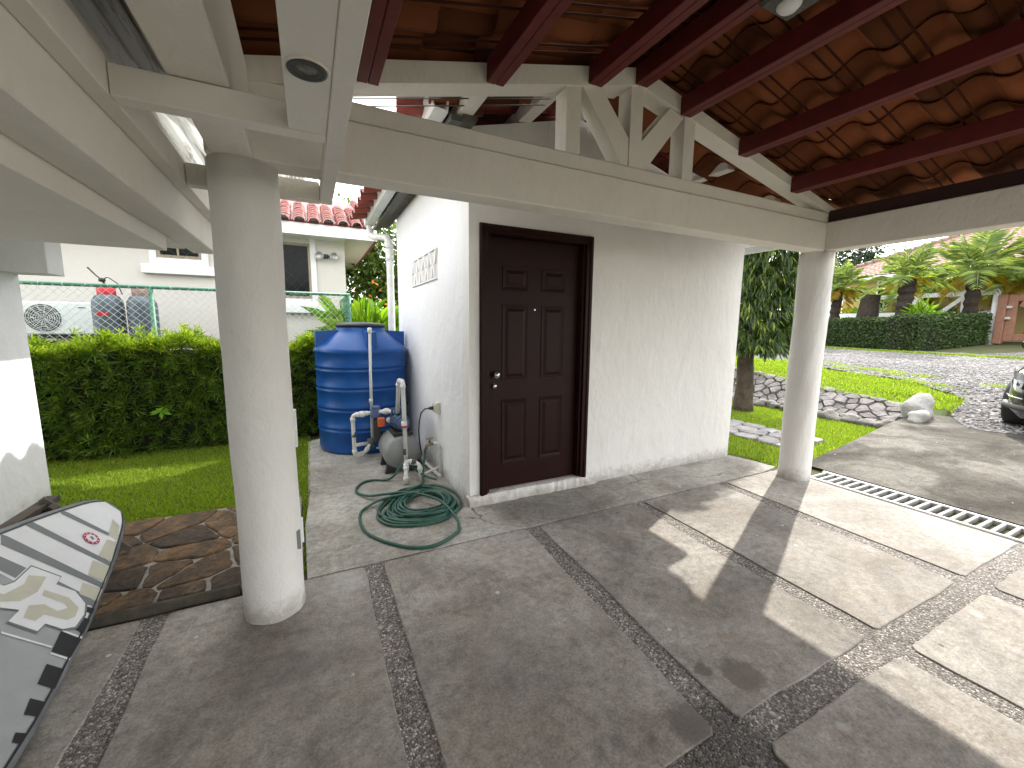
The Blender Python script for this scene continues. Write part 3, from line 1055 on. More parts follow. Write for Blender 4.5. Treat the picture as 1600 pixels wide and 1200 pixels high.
# one more file of tiles over the gap towards the storeroom gable, except at the open left end
for side in (1, -1):
    for i in range(9 if side == 1 else 4):
        s2 = i * 0.298
        x = XC + side * s2 * math.cos(sl_a)
        z = PK + 0.062 - s2 * math.sin(sl_a)
        rot = Matrix.Rotation(sl_a, 4, 'Y') if side == 1 else Matrix.Rotation(math.pi, 4, 'Z') @ Matrix.Rotation(sl_a, 4, 'Y')
        finish('tile', tile_me, None, roof, mtx=Matrix.Translation((x, 2.61 + (0 if side == 1 else 0.31), z)) @ rot)
# tiles behind the camera, one mesh
vv = np.array([v.co[:] for v in tile_me.vertices])
ff = np.array([list(p.vertices) for p in tile_me.polygons if len(p.vertices) == 4])
VV, FF = [], []
for k, m in enumerate(rest):
    mm = np.array(m)
    VV.append(vv @ mm[:3, :3].T + mm[:3, 3])
    FF.append(ff + k * len(vv))
finish('far_tiles', np_mesh('far_tiles', np.concatenate(VV), np.concatenate(FF), True), M['tile'], roof, kind='stuff')
# thin rods under the tiles, in pairs, from ridge to eave
for side, xe in ((1, 4.75), (-1, -0.5)):
    for k in range(13):
        for dy in (0.0, 0.065):
            y = 2.17 - 0.31 * k - dy
            if y < -1.2:
                continue
            B().tube([(XC + side * 0.02, y, PK + 0.012), (xe, y, ctop(xe) + 0.012)], 0.0062, 5).done('batten_rod', M['batten'], roof)
# ridge capping
rc = B()
for k in range(12):
    y0 = 2.6 - k * 0.42
    rc.tube([(XC, y0, PK + 0.125), (XC, y0 - 0.44, PK + 0.135)], [0.09, 0.10], 10)
rc.done('ridge_cap', M['tile'], roof)

# ceiling lamp near the ridge, lamp housing seen from below
lamp = thing('ceiling_lamp', 'dark ceiling lamp with a pale lens between the purlins', 'lamp', (2.04, 1.30, 2.99))
B().box(1.93, 2.15, 1.14, 1.40, 2.965, 3.06, 0.015).done('lamp_housing', M['grey_metal'], lamp)
B().lathe([(0.0, -0.02), (0.035, -0.017), (0.05, 0.0), (0.052, 0.012)], (2.04, 1.32, 2.958), 24).done('lamp_lens', M['trim_white'], lamp)

# ------------------------------------------------------------------ lower timber frame with the recessed spotlight
fr = thing('ceiling_frame', 'white painted board frame hung below the roof beside the left column', 'frame', (-0.2, 1.9, 2.14))
B().box(-0.469, 0.089, 1.634, 1.695, 2.138, 2.226, 0.003).done('cross_board', M['board_white'], fr)
B().box(-0.469, 0.089, 2.45, 2.51, 2.136, 2.232, 0.003).done('cross_board', M['board_white'], fr)
B().box(0.0905, 0.148, -3.0, 2.51, 2.139, 2.2255, 0.003).done('long_board', M['board_white'], fr)
B().box(-0.526, -0.4705, -3.0, 3.45, 2.140, 2.245, 0.003).done('long_board', M['board_white'], fr)
pn = B().box(-0.025, 0.0895, -3.0, 1.632, 2.142, 2.20, 0.002).done('panel', M['board_white'], fr)
sp = thing('recessed_spotlight', 'round recessed spotlight with dark ring in the white board', 'spotlight', (0.031, 1.25, 2.14))
B().lathe([(0.047, 0.004), (0.053, 0.003), (0.0535, -0.002), (0.051, -0.005), (0.047, -0.004), (0.0465, 0.002)], (0.031, 1.25, 2.141), 40, cap=False).done('trim_ring', M['board_white'], sp)
B().lathe([(0.0475, 0.0), (0.046, -0.006), (0.038, -0.0065), (0.033, -0.003), (0.030, -0.006), (0.026, -0.004), (0.024, 0.0)], (0.031, 1.25, 2.140), 40, cap=False).done('bezel', M['grey_metal'], sp)
B().lathe([(0.0, -0.006), (0.014, -0.005), (0.026, -0.001)], (0.031, 1.25, 2.141), 32, cap=False).done('lens', M['lens'], sp)

# corrugated translucent sheet between the eave beam and the left beam
g = B()
rows = []
for j in range(10):
    y = -1.0 + 4.7 * j / 9
    rows.append([(-0.80 + (0.83 if y > 2.52 else 0.46) * k / 60, y, 2.47 + 0.018 * math.sin(2 * math.pi * ((0.83 if y > 2.52 else 0.46) * k / 60) / 0.076)) for k in range(61)])  # rear rows widened out of sight to shade the eave beam
g.quadgrid(rows, True)
sh = g.done('corrugated_sheet', M['poly'])
tag(sh, 'dirty translucent corrugated roof sheet above the gap beside the left beam', 'roof sheet')

# ------------------------------------------------------------------ main house at the left: wall, soffit, eave beam
hs = thing('house', 'white plastered house wall and eave at the left edge', 'house', (-2.2, 2, 0))
B().box(-2.45, -2.07, -5.0, 4.79, -0.1, 2.6, 0.004).done('wall', M['wall_white'], hs)
B().box(-5.5, -2.46, 4.3, 4.76, -0.1, 2.6).done('wall', M['wall_white'], hs)
B().box(-0.665, -0.527, -5.0, 3.47, 1.968, 2.36, 0.005).done('eave_beam', M['board_white'], hs)
B().box(-2.069, -0.667, -5.0, 2.90, 1.892, 1.99, 0.003).done('soffit', M['board_white'], hs)
B().box(-2.069, -0.667, 2.901, 3.30, 1.965, 2.03, 0.003).done('soffit_edge', M['board_white'], hs)
B().box(-2.068, -1.80, 4.55, 4.80, 1.88, 2.20, 0.004).done('corbel', M['wall_white'], hs)
# its roof above, rear run added out of view to shade the wall
g = B()
g.xz([(-6.0, 4.0), (-0.83, 2.52), (-0.66, 2.52), (-0.66, 2.62), (-6.0, 4.15)], -5.0, 5.7)
g.done('roof', M['board_white'], hs)

# ------------------------------------------------------------------ storeroom with the brown door
sd = thing('storeroom', 'small white plastered storeroom with dark brown door under the carport gable', 'shed', (2.8, 4.5, 0))
SX0, SX1, SY0, SY1 = 1.145, 4.40, 3.096, 5.92
SPK, SSL, SXC = 3.24, 0.262, 2.15
def gz(x):
    return SPK - SSL * abs(x - SXC)
# front wall with the door opening and gable
DX0, DX1, DZ = 1.255, 2.295, 2.275
g = B()
g.box(SX0, DX0, SY0, SY0 + 0.16, -0.05, 2.4)
g.box(DX1, SX1, SY0, SY0 + 0.16, -0.05, 2.4)
g.box(DX0, DX1, SY0, SY0 + 0.16, DZ, 2.4)
g.done('front_wall', M['plaster'], sd)
g = B()
g.xz([(SX0, 2.4), (SX1, 2.4), (SX1, gz(SX1)), (SXC, SPK), (SX0, gz(SX0))], SY0 + 0.001, SY0 + 0.158)
g.done('gable', M['plaster'], sd)
B().box(SX0 - 0.0, SX0 + 0.16, SY0 + 0.161, SY1, -0.05, gz(SX0) - 0.01).done('side_wall', M['wall_white'], sd)
B().box(SX1 - 0.16, SX1, SY0 + 0.161, SY1, -0.05, gz(SX1) - 0.01).done('side_wall', M['wall_white'], sd)
B().box(SX0 + 0.161, SX1 - 0.161, SY1 - 0.16, SY1, -0.05, 2.6).done('rear_wall', M['wall_white'], sd)
sl = B().box(4.401, 4.58, 3.5, 4.3, 1.06, 1.13, 0.004)
sl.box(4.401, 4.53, 3.53, 4.27, 0.98, 1.059, 0.003)
sl.done('window_sill', M['trim_white'], sd)
# rough plaster threshold
g = B()
bm = g.bm
rows = []
for k in range(41):
    x = 1.13 + 1.33 * k / 40
    w = rng.uniform(-0.008, 0.008)
    e = min(1.0, (40 - k) / 6, (k + 3) / 4)
    rows.append([(x, 3.058 + w, 0.0), (x, 3.060 + w, 0.055 * e + rng.uniform(-0.006, 0.006)), (x, 3.075 + w, 0.082 * e + 0.004), (x, 3.11, 0.086 * e + 0.004), (x, 3.16, 0.086 * e)])
g.quadgrid(rows, False)
g.done('threshold', M['plaster'], sd)
B().box(DX0, DX1, 3.11, 3.25, 0.0, 0.078).done('doorstep', M['apron'], sd)

# door
YF = 3.165
dz0, dz1, dx0, dx1 = 0.085, 2.225, 1.325, 2.225
door = B().box(dx0, dx1, YF, YF + 0.04, dz0, dz1, 0.002).done('door', M['door'], sd)
def raised_panel(x0, x1, z0, z1):
    g = B()
    bm = g.bm
    def ring(d, y):
        return [bm.verts.new(p) for p in ((x0 + d, y, z0 + d), (x1 - d, y, z0 + d), (x1 - d, y, z1 - d), (x0 + d, y, z1 - d))]
    rs = [ring(-0.004, YF + 0.001), ring(0.0, YF - 0.007), ring(0.010, YF - 0.006), ring(0.022, YF - 0.0008), ring(0.030, YF - 0.0008), ring(0.055, YF - 0.010)]
    for A, C in zip(rs, rs[1:]):
        for i in range(4):
            bm.faces.new((A[i], A[(i + 1) % 4], C[(i + 1) % 4], C[i]))
    bm.faces.new(rs[-1])
    g.done('door_panel', M['door'], door)
for (z0, z1) in ((1.81, 1.995), (1.045, 1.685), (0.31, 0.87)):
    for (x0, x1) in ((1.465, 1.71), (1.845, 2.085)):
        raised_panel(x0, x1, z0, z1)
rx = Matrix.Rotation(math.pi / 2, 4, 'X')
B().lathe([(0.032, 0.0), (0.032, 0.006), (0.012, 0.010), (0.011, 0.035), (0.026, 0.045), (0.030, 0.058), (0.024, 0.070), (0.0, 0.073)], (1.392, YF - 0.001, 1.10), 28, mtx=rx, cap=False).done('door_knob', M['chrome'], door)
B().lathe([(0.029, 0.0), (0.028, 0.008), (0.020, 0.014), (0.018, 0.020), (0.0, 0.021)], (1.392, YF - 0.001, 1.0), 28, mtx=rx, cap=False).done('deadbolt', M['chrome'], door)
B().lathe([(0.011, 0.0), (0.011, 0.004), (0.005, 0.006), (0.0, 0.004)], (1.775, YF - 0.001, 1.65), 16, mtx=rx, cap=False).done('peephole', M['chrome'], door)
# frame: jambs and stepped casing
frm = B()
frm.box(DX0 + 0.001, dx0 - 0.004, 3.10, 3.25, 0.08, DZ - 0.001)
frm.box(dx1 + 0.004, DX1 - 0.001, 3.10, 3.25, 0.08, DZ - 0.001)
frm.box(dx0 - 0.003, dx1 + 0.003, 3.101, 3.249, dz1 + 0.005, DZ - 0.001)
fo = frm.done('door_frame', M['door'], sd)
for (a, b, c, e) in ((1.232, 1.300, 0.0, 1), (2.250, 2.318, 0.0, 1)):
    g = B()
    if a < 1.5:
        g.box(a, b, 3.074, 3.0985, 0.078, 2.300, 0.003)
        g.box(a + 0.004, a + 0.032, 3.064, 3.0735, 0.08, 2.295, 0.003)
    else:
        g.box(a, b, 3.074, 3.0985, 0.078, 2.300, 0.003)
        g.box(b - 0.032, b - 0.004, 3.064, 3.0735, 0.08, 2.295, 0.003)
    g.done('casing', M['door'], fo)
g = B()
g.box(1.3005, 2.2495, 3.075, 3.0985, 2.232, 2.299, 0.003)
g.box(1.265, 2.285, 3.0645, 3.0735, 2.264, 2.294, 0.003)
g.done('casing', M['door'], fo)

# pierced vent block on the side wall: two rows of leaning slats
vb = B().box(1.128, 1.1445, 3.955, 5.03, 1.955, 1.97, 0.002)
vb.box(1.128, 1.1445, 3.955, 5.03, 2.235, 2.25, 0.002)
vbo = vb.done('vent_block', M['wall_white'], sd)
B().box(1.142, 1.1448, 3.965, 5.02, 1.97, 2.235).done('vent_recess', M['nb_wall'], vbo)
for r in range(2):
    for k in range(9):
        y = 4.01 + k * 0.119
        z0, z1 = (1.972, 2.10) if r == 0 else (2.105, 2.233)
        d = 0.05 if (k + r) % 2 == 0 else -0.05
        B().prism([(y - 0.016, z0), (y + 0.016, z0), (y + d + 0.016, z1), (y + d - 0.016, z1)], lambda p: (1.1415, p[0], p[1]), lambda p: (1.124, p[0], p[1])).done('slat', M['wall_white'], vbo)

# eave gutter and downpipe
gt = B()
prof = [(0.80, 3.06), (0.80, 3.045), (0.815, 3.03), (0.815, 2.965), (0.83, 2.945), (0.93, 2.94), (0.94, 3.06), (0.925, 3.06), (0.918, 2.955), (0.842, 2.96), (0.83, 2.975), (0.83, 3.035), (0.812, 3.052)]
gt.xz(prof, 2.9, 6.62)
gt.box(0.817, 0.925, 6.60, 6.618, 2.95, 3.05)
gto = gt.done('gutter', M['trim_white'], sd)
B().box(0.95, 1.03, 2.9, 6.55, 2.90, 2.94).done('soffit_board', M['grey_metal'], gto)
B().box(1.04, 1.143, 2.9, 6.5, 2.93, 2.96).done('soffit_board', M['dark_wood'], gto)
def arc(p, q, r, n=5):
    return [p, q]
dp = B()
dp.tube([(0.88, 6.50, 2.95), (0.88, 6.50, 2.86), (0.885, 6.47, 2.80), (0.92, 6.36, 2.755), (0.98, 6.22, 2.74), (1.04, 6.12, 2.72), (1.065, 6.07, 2.66), (1.07, 6.06, 2.58), (1.07, 6.06, 1.5), (1.07, 6.06, 0.0)], 0.048, 12)
for z in (2.56, 2.4):
    dp.lathe([(0.054, 0.0), (0.054, 0.09)], (1.07, 6.06, z), 14)
dpo = dp.done('downpipe', M['pvc'], sd)

# shed roof: white purlin tails, dark boards, tiles
for x in (1.06, 1.62, 2.15, 2.75, 3.45, 4.15):
    zb = gz(x) + 0.004
    B().box(x - 0.05, x + 0.05, 2.62, 6.3, zb, zb + 0.10, 0.004).done('rafter_tail', M['board_white'], sd)
for k in range(2):
    B().tube([(0.3 + 0.02 * k, 2.72 + 0.09 * k, 2.80), (2.12, 2.72 + 0.09 * k, 3.22)], 0.004, 5).done('tie_wire', M['grey_metal'], sd)
sroof = B().box(SXC - 0.02, SXC + 0.02, 2.75, 6.5, SPK + 0.1, SPK + 0.13).done('tile_roof', M['plate'], sd)
stile = tile_me.copy()
stile.materials.clear()
stile.materials.append(M['tile_red'])
tile_roof(sroof, stile, SXC, SPK, SSL, 0.80, 4.72, [2.78 + 0.31 * k for k in range(12)], 0.298, 0.13)
g = B()
g.box(4.735, 4.785, 2.9, 6.5, 2.39, 2.48, 0.003)
g.done('fascia', M['trim_white'], sd)
g = B()
g.prism([(4.40, gz(4.4)), (4.734, 2.46), (4.734, 2.48), (4.40, gz(4.4) + 0.02)], lambda p: (p[0], 2.9, p[1]), lambda p: (p[0], 6.5, p[1]))
g.done('eave_soffit', M['trim_white'], sd)

# electrical outlet box with cord on the side wall
ob = thing('outlet_box', 'cream outlet box on the white side wall above the tap', 'outlet', (1.14, 3.98, 0.69))
B().box(1.10, 1.1445, 3.93, 4.04, 0.63, 0.745, 0.006).done('box', M['offwhite'], ob)
B().box(1.085, 1.0995, 3.945, 4.025, 0.645, 0.73, 0.004).done('cover', M['offwhite'], ob)
pc = B()
pc.lathe([(0.02, 0.0), (0.018, 0.03), (0.008, 0.05)], (1.085, 3.985, 0.685), 12, mtx=Matrix.Rotation(-math.pi / 2, 4, 'Y'))
pc.tube([(1.04, 3.985, 0.685), (1.0, 3.99, 0.68), (0.965, 4.0, 0.64), (0.95, 4.02, 0.55), (0.945, 4.03, 0.45), (0.955, 4.05, 0.33), (0.98, 4.08, 0.2), (0.98, 4.15, 0.10), (0.95, 4.2, 0.06)], 0.007, 7)
pc.done('power_cord', M['cord'], ob)

# ------------------------------------------------------------------ flagstone landing behind the left column
fl = thing('flagstone_landing', 'raised landing of brown flagstones in pale mortar beside the left column', 'paving', (-0.8, 3.2, 0))
B().box(-1.75, -0.13, 2.60, 3.84, -0.1, 0.028, 0.006).done('mortar_bed', M['mortar'], fl)
B().box(-1.75, -0.42, 2.575, 2.598, -0.08, 0.05, 0.005).done('kerb_stone', M['step_edge'], fl)
B().box(-0.412, -0.13, 2.572, 2.598, -0.08, 0.046, 0.005).done('kerb_stone', M['step_edge'], fl)
rs = random.Random(23)
def ragged(poly, rg, step=0.045, amp=0.006):
    out = []
    for i in range(len(poly)):
        a, b = poly[i], poly[(i + 1) % len(poly)]
        L = math.hypot(b[0] - a[0], b[1] - a[1])
        k = max(1, int(L / step))
        for q in range(k):
            t = q / k
            out.append((a[0] + (b[0] - a[0]) * t + rg.uniform(-amp, amp), a[1] + (b[1] - a[1]) * t + rg.uniform(-amp, amp)))
    return out
seeds = []
for i in range(7):
    for j in range(5):
        seeds.append((-1.65 + i * 0.235 + rs.uniform(-0.10, 0.10) + (0.11 if j % 2 else 0), 2.70 + j * 0.245 + rs.uniform(-0.095, 0.095)))
seeds = [s for k, s in enumerate(seeds) if k not in (6, 13, 17, 24, 27, 31)]
for c in cells(seeds, [(-1.74, 2.605), (-0.14, 2.605), (-0.14, 3.83), (-1.74, 3.83)]):
    p = shrink(c, rs.uniform(0.004, 0.012))
    if len(p) >= 3:
        stone_piece('flagstone', ragged(soften(p, 1, 0.12), rs), lambda x, y, h: (x, y, 0.028 + h), rs.uniform(0.007, 0.016), M['stone'], fl, 0.003, rs)

# ------------------------------------------------------------------ lawns
def grass(name, n, region, zf, label, hmin=0.02, hmax=0.045, w=0.0055, seed=3):
    r = np.random.default_rng(seed)
    P = region(r, n)
    n = len(P)
    z = np.array([zf(a, b) for a, b in P])
    h = r.uniform(hmin, hmax, n)
    a = r.uniform(0, 2 * np.pi, n)
    lean = r.uniform(0.1, 0.9, n)
    base = np.column_stack([P, z])
    d = np.column_stack([np.cos(a) * lean, np.sin(a) * lean, np.ones(n)])
    d = unit(d)
    s = np.column_stack([-np.sin(a), np.cos(a), np.zeros(n)]) * (w * r.uniform(0.7, 1.4, n))[:, None]
    V = np.stack([base - s, base + s, base + d * h[:, None]], 1).reshape(-1, 3)
    F = np.arange(n * 3).reshape(-1, 3)
    o = finish(name, np_mesh(name, V, F), M['grass'], kind='stuff')
    o['label'] = label
    o['category'] = 'grass'
    return o

def reg_left(r, n):
    x = r.uniform(-4.5, -0.06, n)
    y = r.uniform(2.7, 6.3, n)
    k = ~((x > -1.77) & (x < -0.12) & (y < 3.85)) & ~((x < -2.05) & (y < 4.82))
    k &= ~((x < -1.3) & (y < 3.0))
    return np.column_stack([x[k], y[k]])
grass('lawn_grass', 165000, reg_left, lambda x, y: -0.034, 'short green lawn between the house wall and the narrow-leaved hedge', 0.018, 0.04, 0.005, 3)

# ------------------------------------------------------------------ hedge at the left
hd = thing('hedge', 'dense narrow-leaved green hedge in front of the chain-link fence', 'hedge', (-1.8, 6.1, 0))
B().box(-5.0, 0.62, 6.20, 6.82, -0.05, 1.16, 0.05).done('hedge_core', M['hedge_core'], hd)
def hedge_clusters(r, n):
    f = r.random(n)
    x = r.uniform(-5.0, 0.6, n)
    y = np.where(f < 0.62, 6.16 + r.normal(0, 0.05, n) + 0.04 * np.sin(x * 4.3 + 2), r.uniform(6.12, 6.86, n))
    top = 1.19 + 0.045 * np.sin(x * 3.1) + 0.04 * np.sin(x * 8.7 + 1) + 0.03 * np.sin(x * 19 + 2)
    z = np.where(f < 0.62, r.uniform(0.02, 1.16, n), top + r.normal(0, 0.035, n))
    nrm = np.where((f < 0.62)[:, None], np.array([0, -1.0, 0.45]), np.array([0, -0.25, 1.0]))
    nrm = unit(nrm + r.normal(0, 0.45, (n, 3)))
    return np.column_stack([x, y, z]), nrm
r = np.random.default_rng(5)
CP, CN = hedge_clusters(r, 3700)
lv = 11
P = np.repeat(CP, lv, 0)
N = np.repeat(CN, lv, 0)
t1 = unit(np.cross(N, np.array([0.3, 0.2, 1.0])))
t2 = np.cross(N, t1)
k = np.tile(np.arange(lv), len(CP))
a = k * 2.39996 + np.repeat(r.uniform(0, 6.28, len(CP)), lv)
sp_ = 0.35 + 1.5 * (k / lv)
D = unit(N + (t1 * np.cos(a)[:, None] + t2 * np.sin(a)[:, None]) * sp_[:, None])
me = leaf_mesh('hedge_leaves', P, D, N + r.normal(0, 0.3, N.shape), np.repeat(r.uniform(0.55, 1.5, len(CP)), lv) * r.uniform(0.075, 0.125, len(P)), r.uniform(0.010, 0.019, len(P)), 0.1, 0.12)
finish('hedge_leaves', me, M['hedge'], hd, kind='stuff')
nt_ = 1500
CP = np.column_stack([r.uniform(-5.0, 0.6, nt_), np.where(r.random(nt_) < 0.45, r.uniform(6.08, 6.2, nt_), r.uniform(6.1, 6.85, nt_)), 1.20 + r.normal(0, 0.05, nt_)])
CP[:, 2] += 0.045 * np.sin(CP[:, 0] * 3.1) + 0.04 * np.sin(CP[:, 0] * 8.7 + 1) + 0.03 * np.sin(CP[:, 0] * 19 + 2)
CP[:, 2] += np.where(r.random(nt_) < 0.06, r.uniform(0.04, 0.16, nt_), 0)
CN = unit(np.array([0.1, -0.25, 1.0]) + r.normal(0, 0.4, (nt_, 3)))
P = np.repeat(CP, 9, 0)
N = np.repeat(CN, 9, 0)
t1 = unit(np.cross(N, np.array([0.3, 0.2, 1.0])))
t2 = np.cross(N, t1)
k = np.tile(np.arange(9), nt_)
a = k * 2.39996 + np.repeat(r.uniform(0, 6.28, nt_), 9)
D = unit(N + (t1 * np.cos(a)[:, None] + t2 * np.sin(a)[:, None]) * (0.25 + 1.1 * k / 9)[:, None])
finish('sunlit_new_growth', leaf_mesh('sunlit_new_growth', P, D, N + r.normal(0, 0.3, N.shape), r.uniform(0.07, 0.13, len(P)), r.uniform(0.010, 0.016, len(P)), 0.1, 0.1), M['hedge_top'], hd, kind='stuff')
# a broad-leaved sprig growing out of it
P = np.array([[-1.60, 6.02, 0.48]] * 7)
D = np.array([[0.1, -0.6, 0.35], [0.7, -0.4, 0.3], [-0.8, -0.3, -0.15], [0.9, -0.3, -0.2], [0.2, -0.5, -0.9], [-0.3, -0.4, 0.6], [-1.0, -0.2, 0.1]])
finish('sprig', leaf_mesh('sprig', P, D, np.array([[0, -0.8, 0.7]] * 7), np.array([0.15, 0.12, 0.10, 0.12, 0.09, 0.08, 0.1]), np.array([0.10, 0.05, 0.04, 0.05, 0.04, 0.03, 0.04]), 0.05, 0.1), M['broad'], hd)

# ------------------------------------------------------------------ chain-link fence behind the hedge
cf = thing('chain_link_fence', 'green framed chain-link fence rising above the left hedge', 'fence', (-1.8, 6.75, 0))
FX0, FX1, FY, FZ = -5.4, 0.595, 7.05, 1.965
for x in (-5.4, -3.6, -1.84, 0.595):
    B().tube([(x, FY, -0.1), (x, FY, FZ)], 0.026 if x < 0.5 else 0.03, 10).done('post', M['green_metal'], cf)
B().tube([(FX0, FY, FZ), (FX1 + 0.02, FY, FZ + 0.012)], 0.024, 10).done('top_rail', M['green_metal'], cf)
wire = B()
def wires(g, p0, ux, width, z0, z1, step, rad):
    H = z1 - z0
    k = -int(H / step) - 1
    while k * step < width:
        for sgn in (1, -1):
            s0 = k * step
            a0, a1 = max(s0, 0.0), min(s0 + H, width)
            if a1 > a0:
                za, zb = (z0 + a0 - s0, z0 + a1 - s0) if sgn > 0 else (z1 - (a0 - s0), z1 - (a1 - s0))
                pa = (p0[0] + ux[0] * a0, p0[1] + ux[1] * a0 + 0.002 * sgn, za)
                pb = (p0[0] + ux[0] * a1, p0[1] + ux[1] * a1 + 0.002 * sgn, zb)
                g.tube([pa, pb], rad, 3)
        k += 1
wires(wire, (FX0, FY - 0.028), (1, 0), FX1 - FX0, 0.55, FZ, 0.088, 0.0026)
wire.done('wire_mesh', M['wire'], cf, kind='stuff')
# return panel going back from the end post, with green coated mesh
w2 = B()
wires(w2, (FX1 - 0.03, FY), (0, 1), 1.6, 0.9, FZ, 0.07, 0.004)
w2.done('wire_mesh', M['green_metal'], cf, kind='stuff')
B().tube([(FX1, FY, FZ), (FX1, FY + 1.6, FZ)], 0.022, 8).done('top_rail', M['green_metal'], cf)
B().tube([(FX1, FY + 1.6, 0), (FX1, FY + 1.6, FZ)], 0.026, 8).done('post', M['green_metal'], cf)
ties = B()
for k in range(28):
    x = FX0 + 0.2 + k * 0.21
    ties.tube([(x, FY - 0.03, FZ - 0.03), (x + 0.01, FY - 0.027, FZ + 0.02), (x + 0.02, FY + 0.02, FZ + 0.028)], 0.003, 4)
ties.done('tie_wires', M['wire'], cf)

# ------------------------------------------------------------------ neighbour's house beyond the fence
nb = thing('neighbour_house', 'cream neighbouring house with red barrel-tile eave beyond the fence', 'house', (-2, 9.5, 0))
WY = 9.0
B().box(-7.5, 0.72, WY, WY + 0.2, -0.2, 3.5).done('wall', M['nb_wall'], nb)
B().box(0.52, 0.719, WY + 0.201, 15.0, -0.2, 3.5).done('wall', M['nb_wall'], nb)
def nb_window(x0, x1, z0, z1, sill):
    w = B().box(x0, x1, WY - 0.03, WY - 0.001, z0, z1, 0.003).done('window', M['win_frame'], nb)
    B().box(x0 + 0.05, x1 - 0.04, WY - 0.034, WY - 0.0305, z0 + 0.05, z1 - 0.05).done('pane', M['glass_dark'], w)
    g = B()
    t = 0.10
    g.box(x0 - t, x0 - 0.001, WY - 0.05, WY - 0.0005, z0 - 0.12, z1 + t, 0.004)
    g.box(x1 + 0.001, x1 + t, WY - 0.05, WY - 0.0005, z0 - 0.12, z1 + t, 0.004)
    g.box(x0, x1, WY - 0.05, WY - 0.0005, z0 - 0.12, z0 - 0.002, 0.004)
    g.done('surround', M['trim_white'], w)
    B().box(x0 - t - 0.10, x1 + t + 0.12, WY - 0.12, WY - 0.0002, z0 - 0.27, z0 - 0.122, 0.005).done('sill', M['trim_white'], w)
    g = B()
    s = 0.17
    k = -30
    while k < 30:
        for sg in (1, -1):
            a = x0 + k * s
            H = z1 - z0
            b0, b1 = max(a, x0 + 0.05), min(a + H, x1 - 0.04)
            if b1 > b0:
                if sg > 0:
                    g.tube([(b0, WY - 0.04, z0 + b0 - a), (b1, WY - 0.04, z0 + b1 - a)], 0.002, 4)
                else:
                    g.tube([(b0, WY - 0.042, z1 - (b0 - a)), (b1, WY - 0.042, z1 - (b1 - a))], 0.002, 4)
        k += 1
    g.done('security_mesh', M['grey_metal'], w, kind='stuff')
nb_window(-2.21, -1.60, 2.60, 3.25, 0)
nb_window(-0.50, 0.10, 2.00, 3.03, 0)
B().box(-1.93, -1.90, WY - 0.06, WY - 0.052, 2.60, 3.25).done('mullion', M['win_frame'], nb)
# eave: fascia and soffit
EY, EZ = 8.42, 3.09
B().box(-7.5, 1.26, EY, EY + 0.04, EZ, EZ + 0.20, 0.004).done('fascia', M['trim_white'], nb)
B().box(-7.5, 1.24, EY + 0.041, WY - 0.001, EZ + 0.03, EZ + 0.05).done('soffit', M['trim_white'], nb)
g = B()
g.prism([(0.721, EY + 0.05), (1.24, EY + 0.05), (1.24, 15.0), (0.721, 15.0)], lambda p: (p[0], p[1], EZ + 0.03), lambda p: (p[0], p[1], EZ + 0.05))
g.done('soffit', M['nb_wall'], nb)
g = B()
g.prism([(1.241, EY + 0.041), (1.275, EY + 0.041), (1.275, 15.0), (1.241, 15.0)], lambda p: (p[0], p[1], EZ), lambda p: (p[0], p[1], EZ + 0.20))
g.done('fascia', M['tile_red'], nb)
# barrel tiles
g = B()
bm = g.bm
n = 8
for (sgn_z, L) in ((1, 0.42),):
    rings = []
    for i in (0, 1):
        ro = []
        for q in range(n + 1):
            an = math.pi * q / n
            ro.append((0.098 * math.cos(an), L * i, 0.085 * math.sin(an)))
        ri = [(x * 0.84, y, z * 0.84 - 0.002) for (x, y, z) in ro]
        rings.append(([bm.verts.new(p) for p in ro], [bm.verts.new(p) for p in ri]))
    for q in range(n):
        for a, b, fl_ in ((rings[0][0], rings[1][0], 1), (rings[0][1], rings[1][1], 0)):
            f = bm.faces.new((a[q], a[q + 1], b[q + 1], b[q]))
            f.smooth = True
        bm.faces.new((rings[0][0][q], rings[0][0][q + 1], rings[0][1][q + 1], rings[0][1][q])).material_index = 1
barrel = g.mesh('barrel_tile')
barrel.materials.append(M['tile_red'])
barrel.materials.append(mat('pale_tile_end', (0.55, 0.36, 0.32), (0.45, 0.25, 0.22), 20, 0.7))
nroof = B().prism([(-7.4, EY + 0.05), (1.2, EY + 0.05), (1.2, 12.4), (-7.4, 12.4)], lambda p: (p[0], p[1], EZ + 0.20 + (p[1] - EY) * 0.36), lambda p: (p[0], p[1], EZ + 0.24 + (p[1] - EY) * 0.36)).done('roof', M['tile_red'], nb)
for i in range(27):
    x = 1.13 - i * 0.235
    for j in range(7):
        if j > 3 and i > 14:
            continue
        m = Matrix.Translation((x + rng.uniform(-0.008, 0.008), EY - 0.12 + j * 0.17 + rng.uniform(-0.01, 0.01), EZ + 0.205 + j * 0.078)) @ Matrix.Rotation(math.atan(0.36) - 0.03, 4, 'X')
        finish('barrel_tile', barrel, None, nroof, mtx=m)
# the row along the right verge
for j in range(12):
    m = Matrix.Translation((1.27, EY + 0.05 + j * 0.33, EZ + 0.27 + j * 0.119)) @ Matrix.Rotation(math.atan(0.36), 4, 'X')
    finish('barrel_tile', barrel, None, nroof, mtx=m)
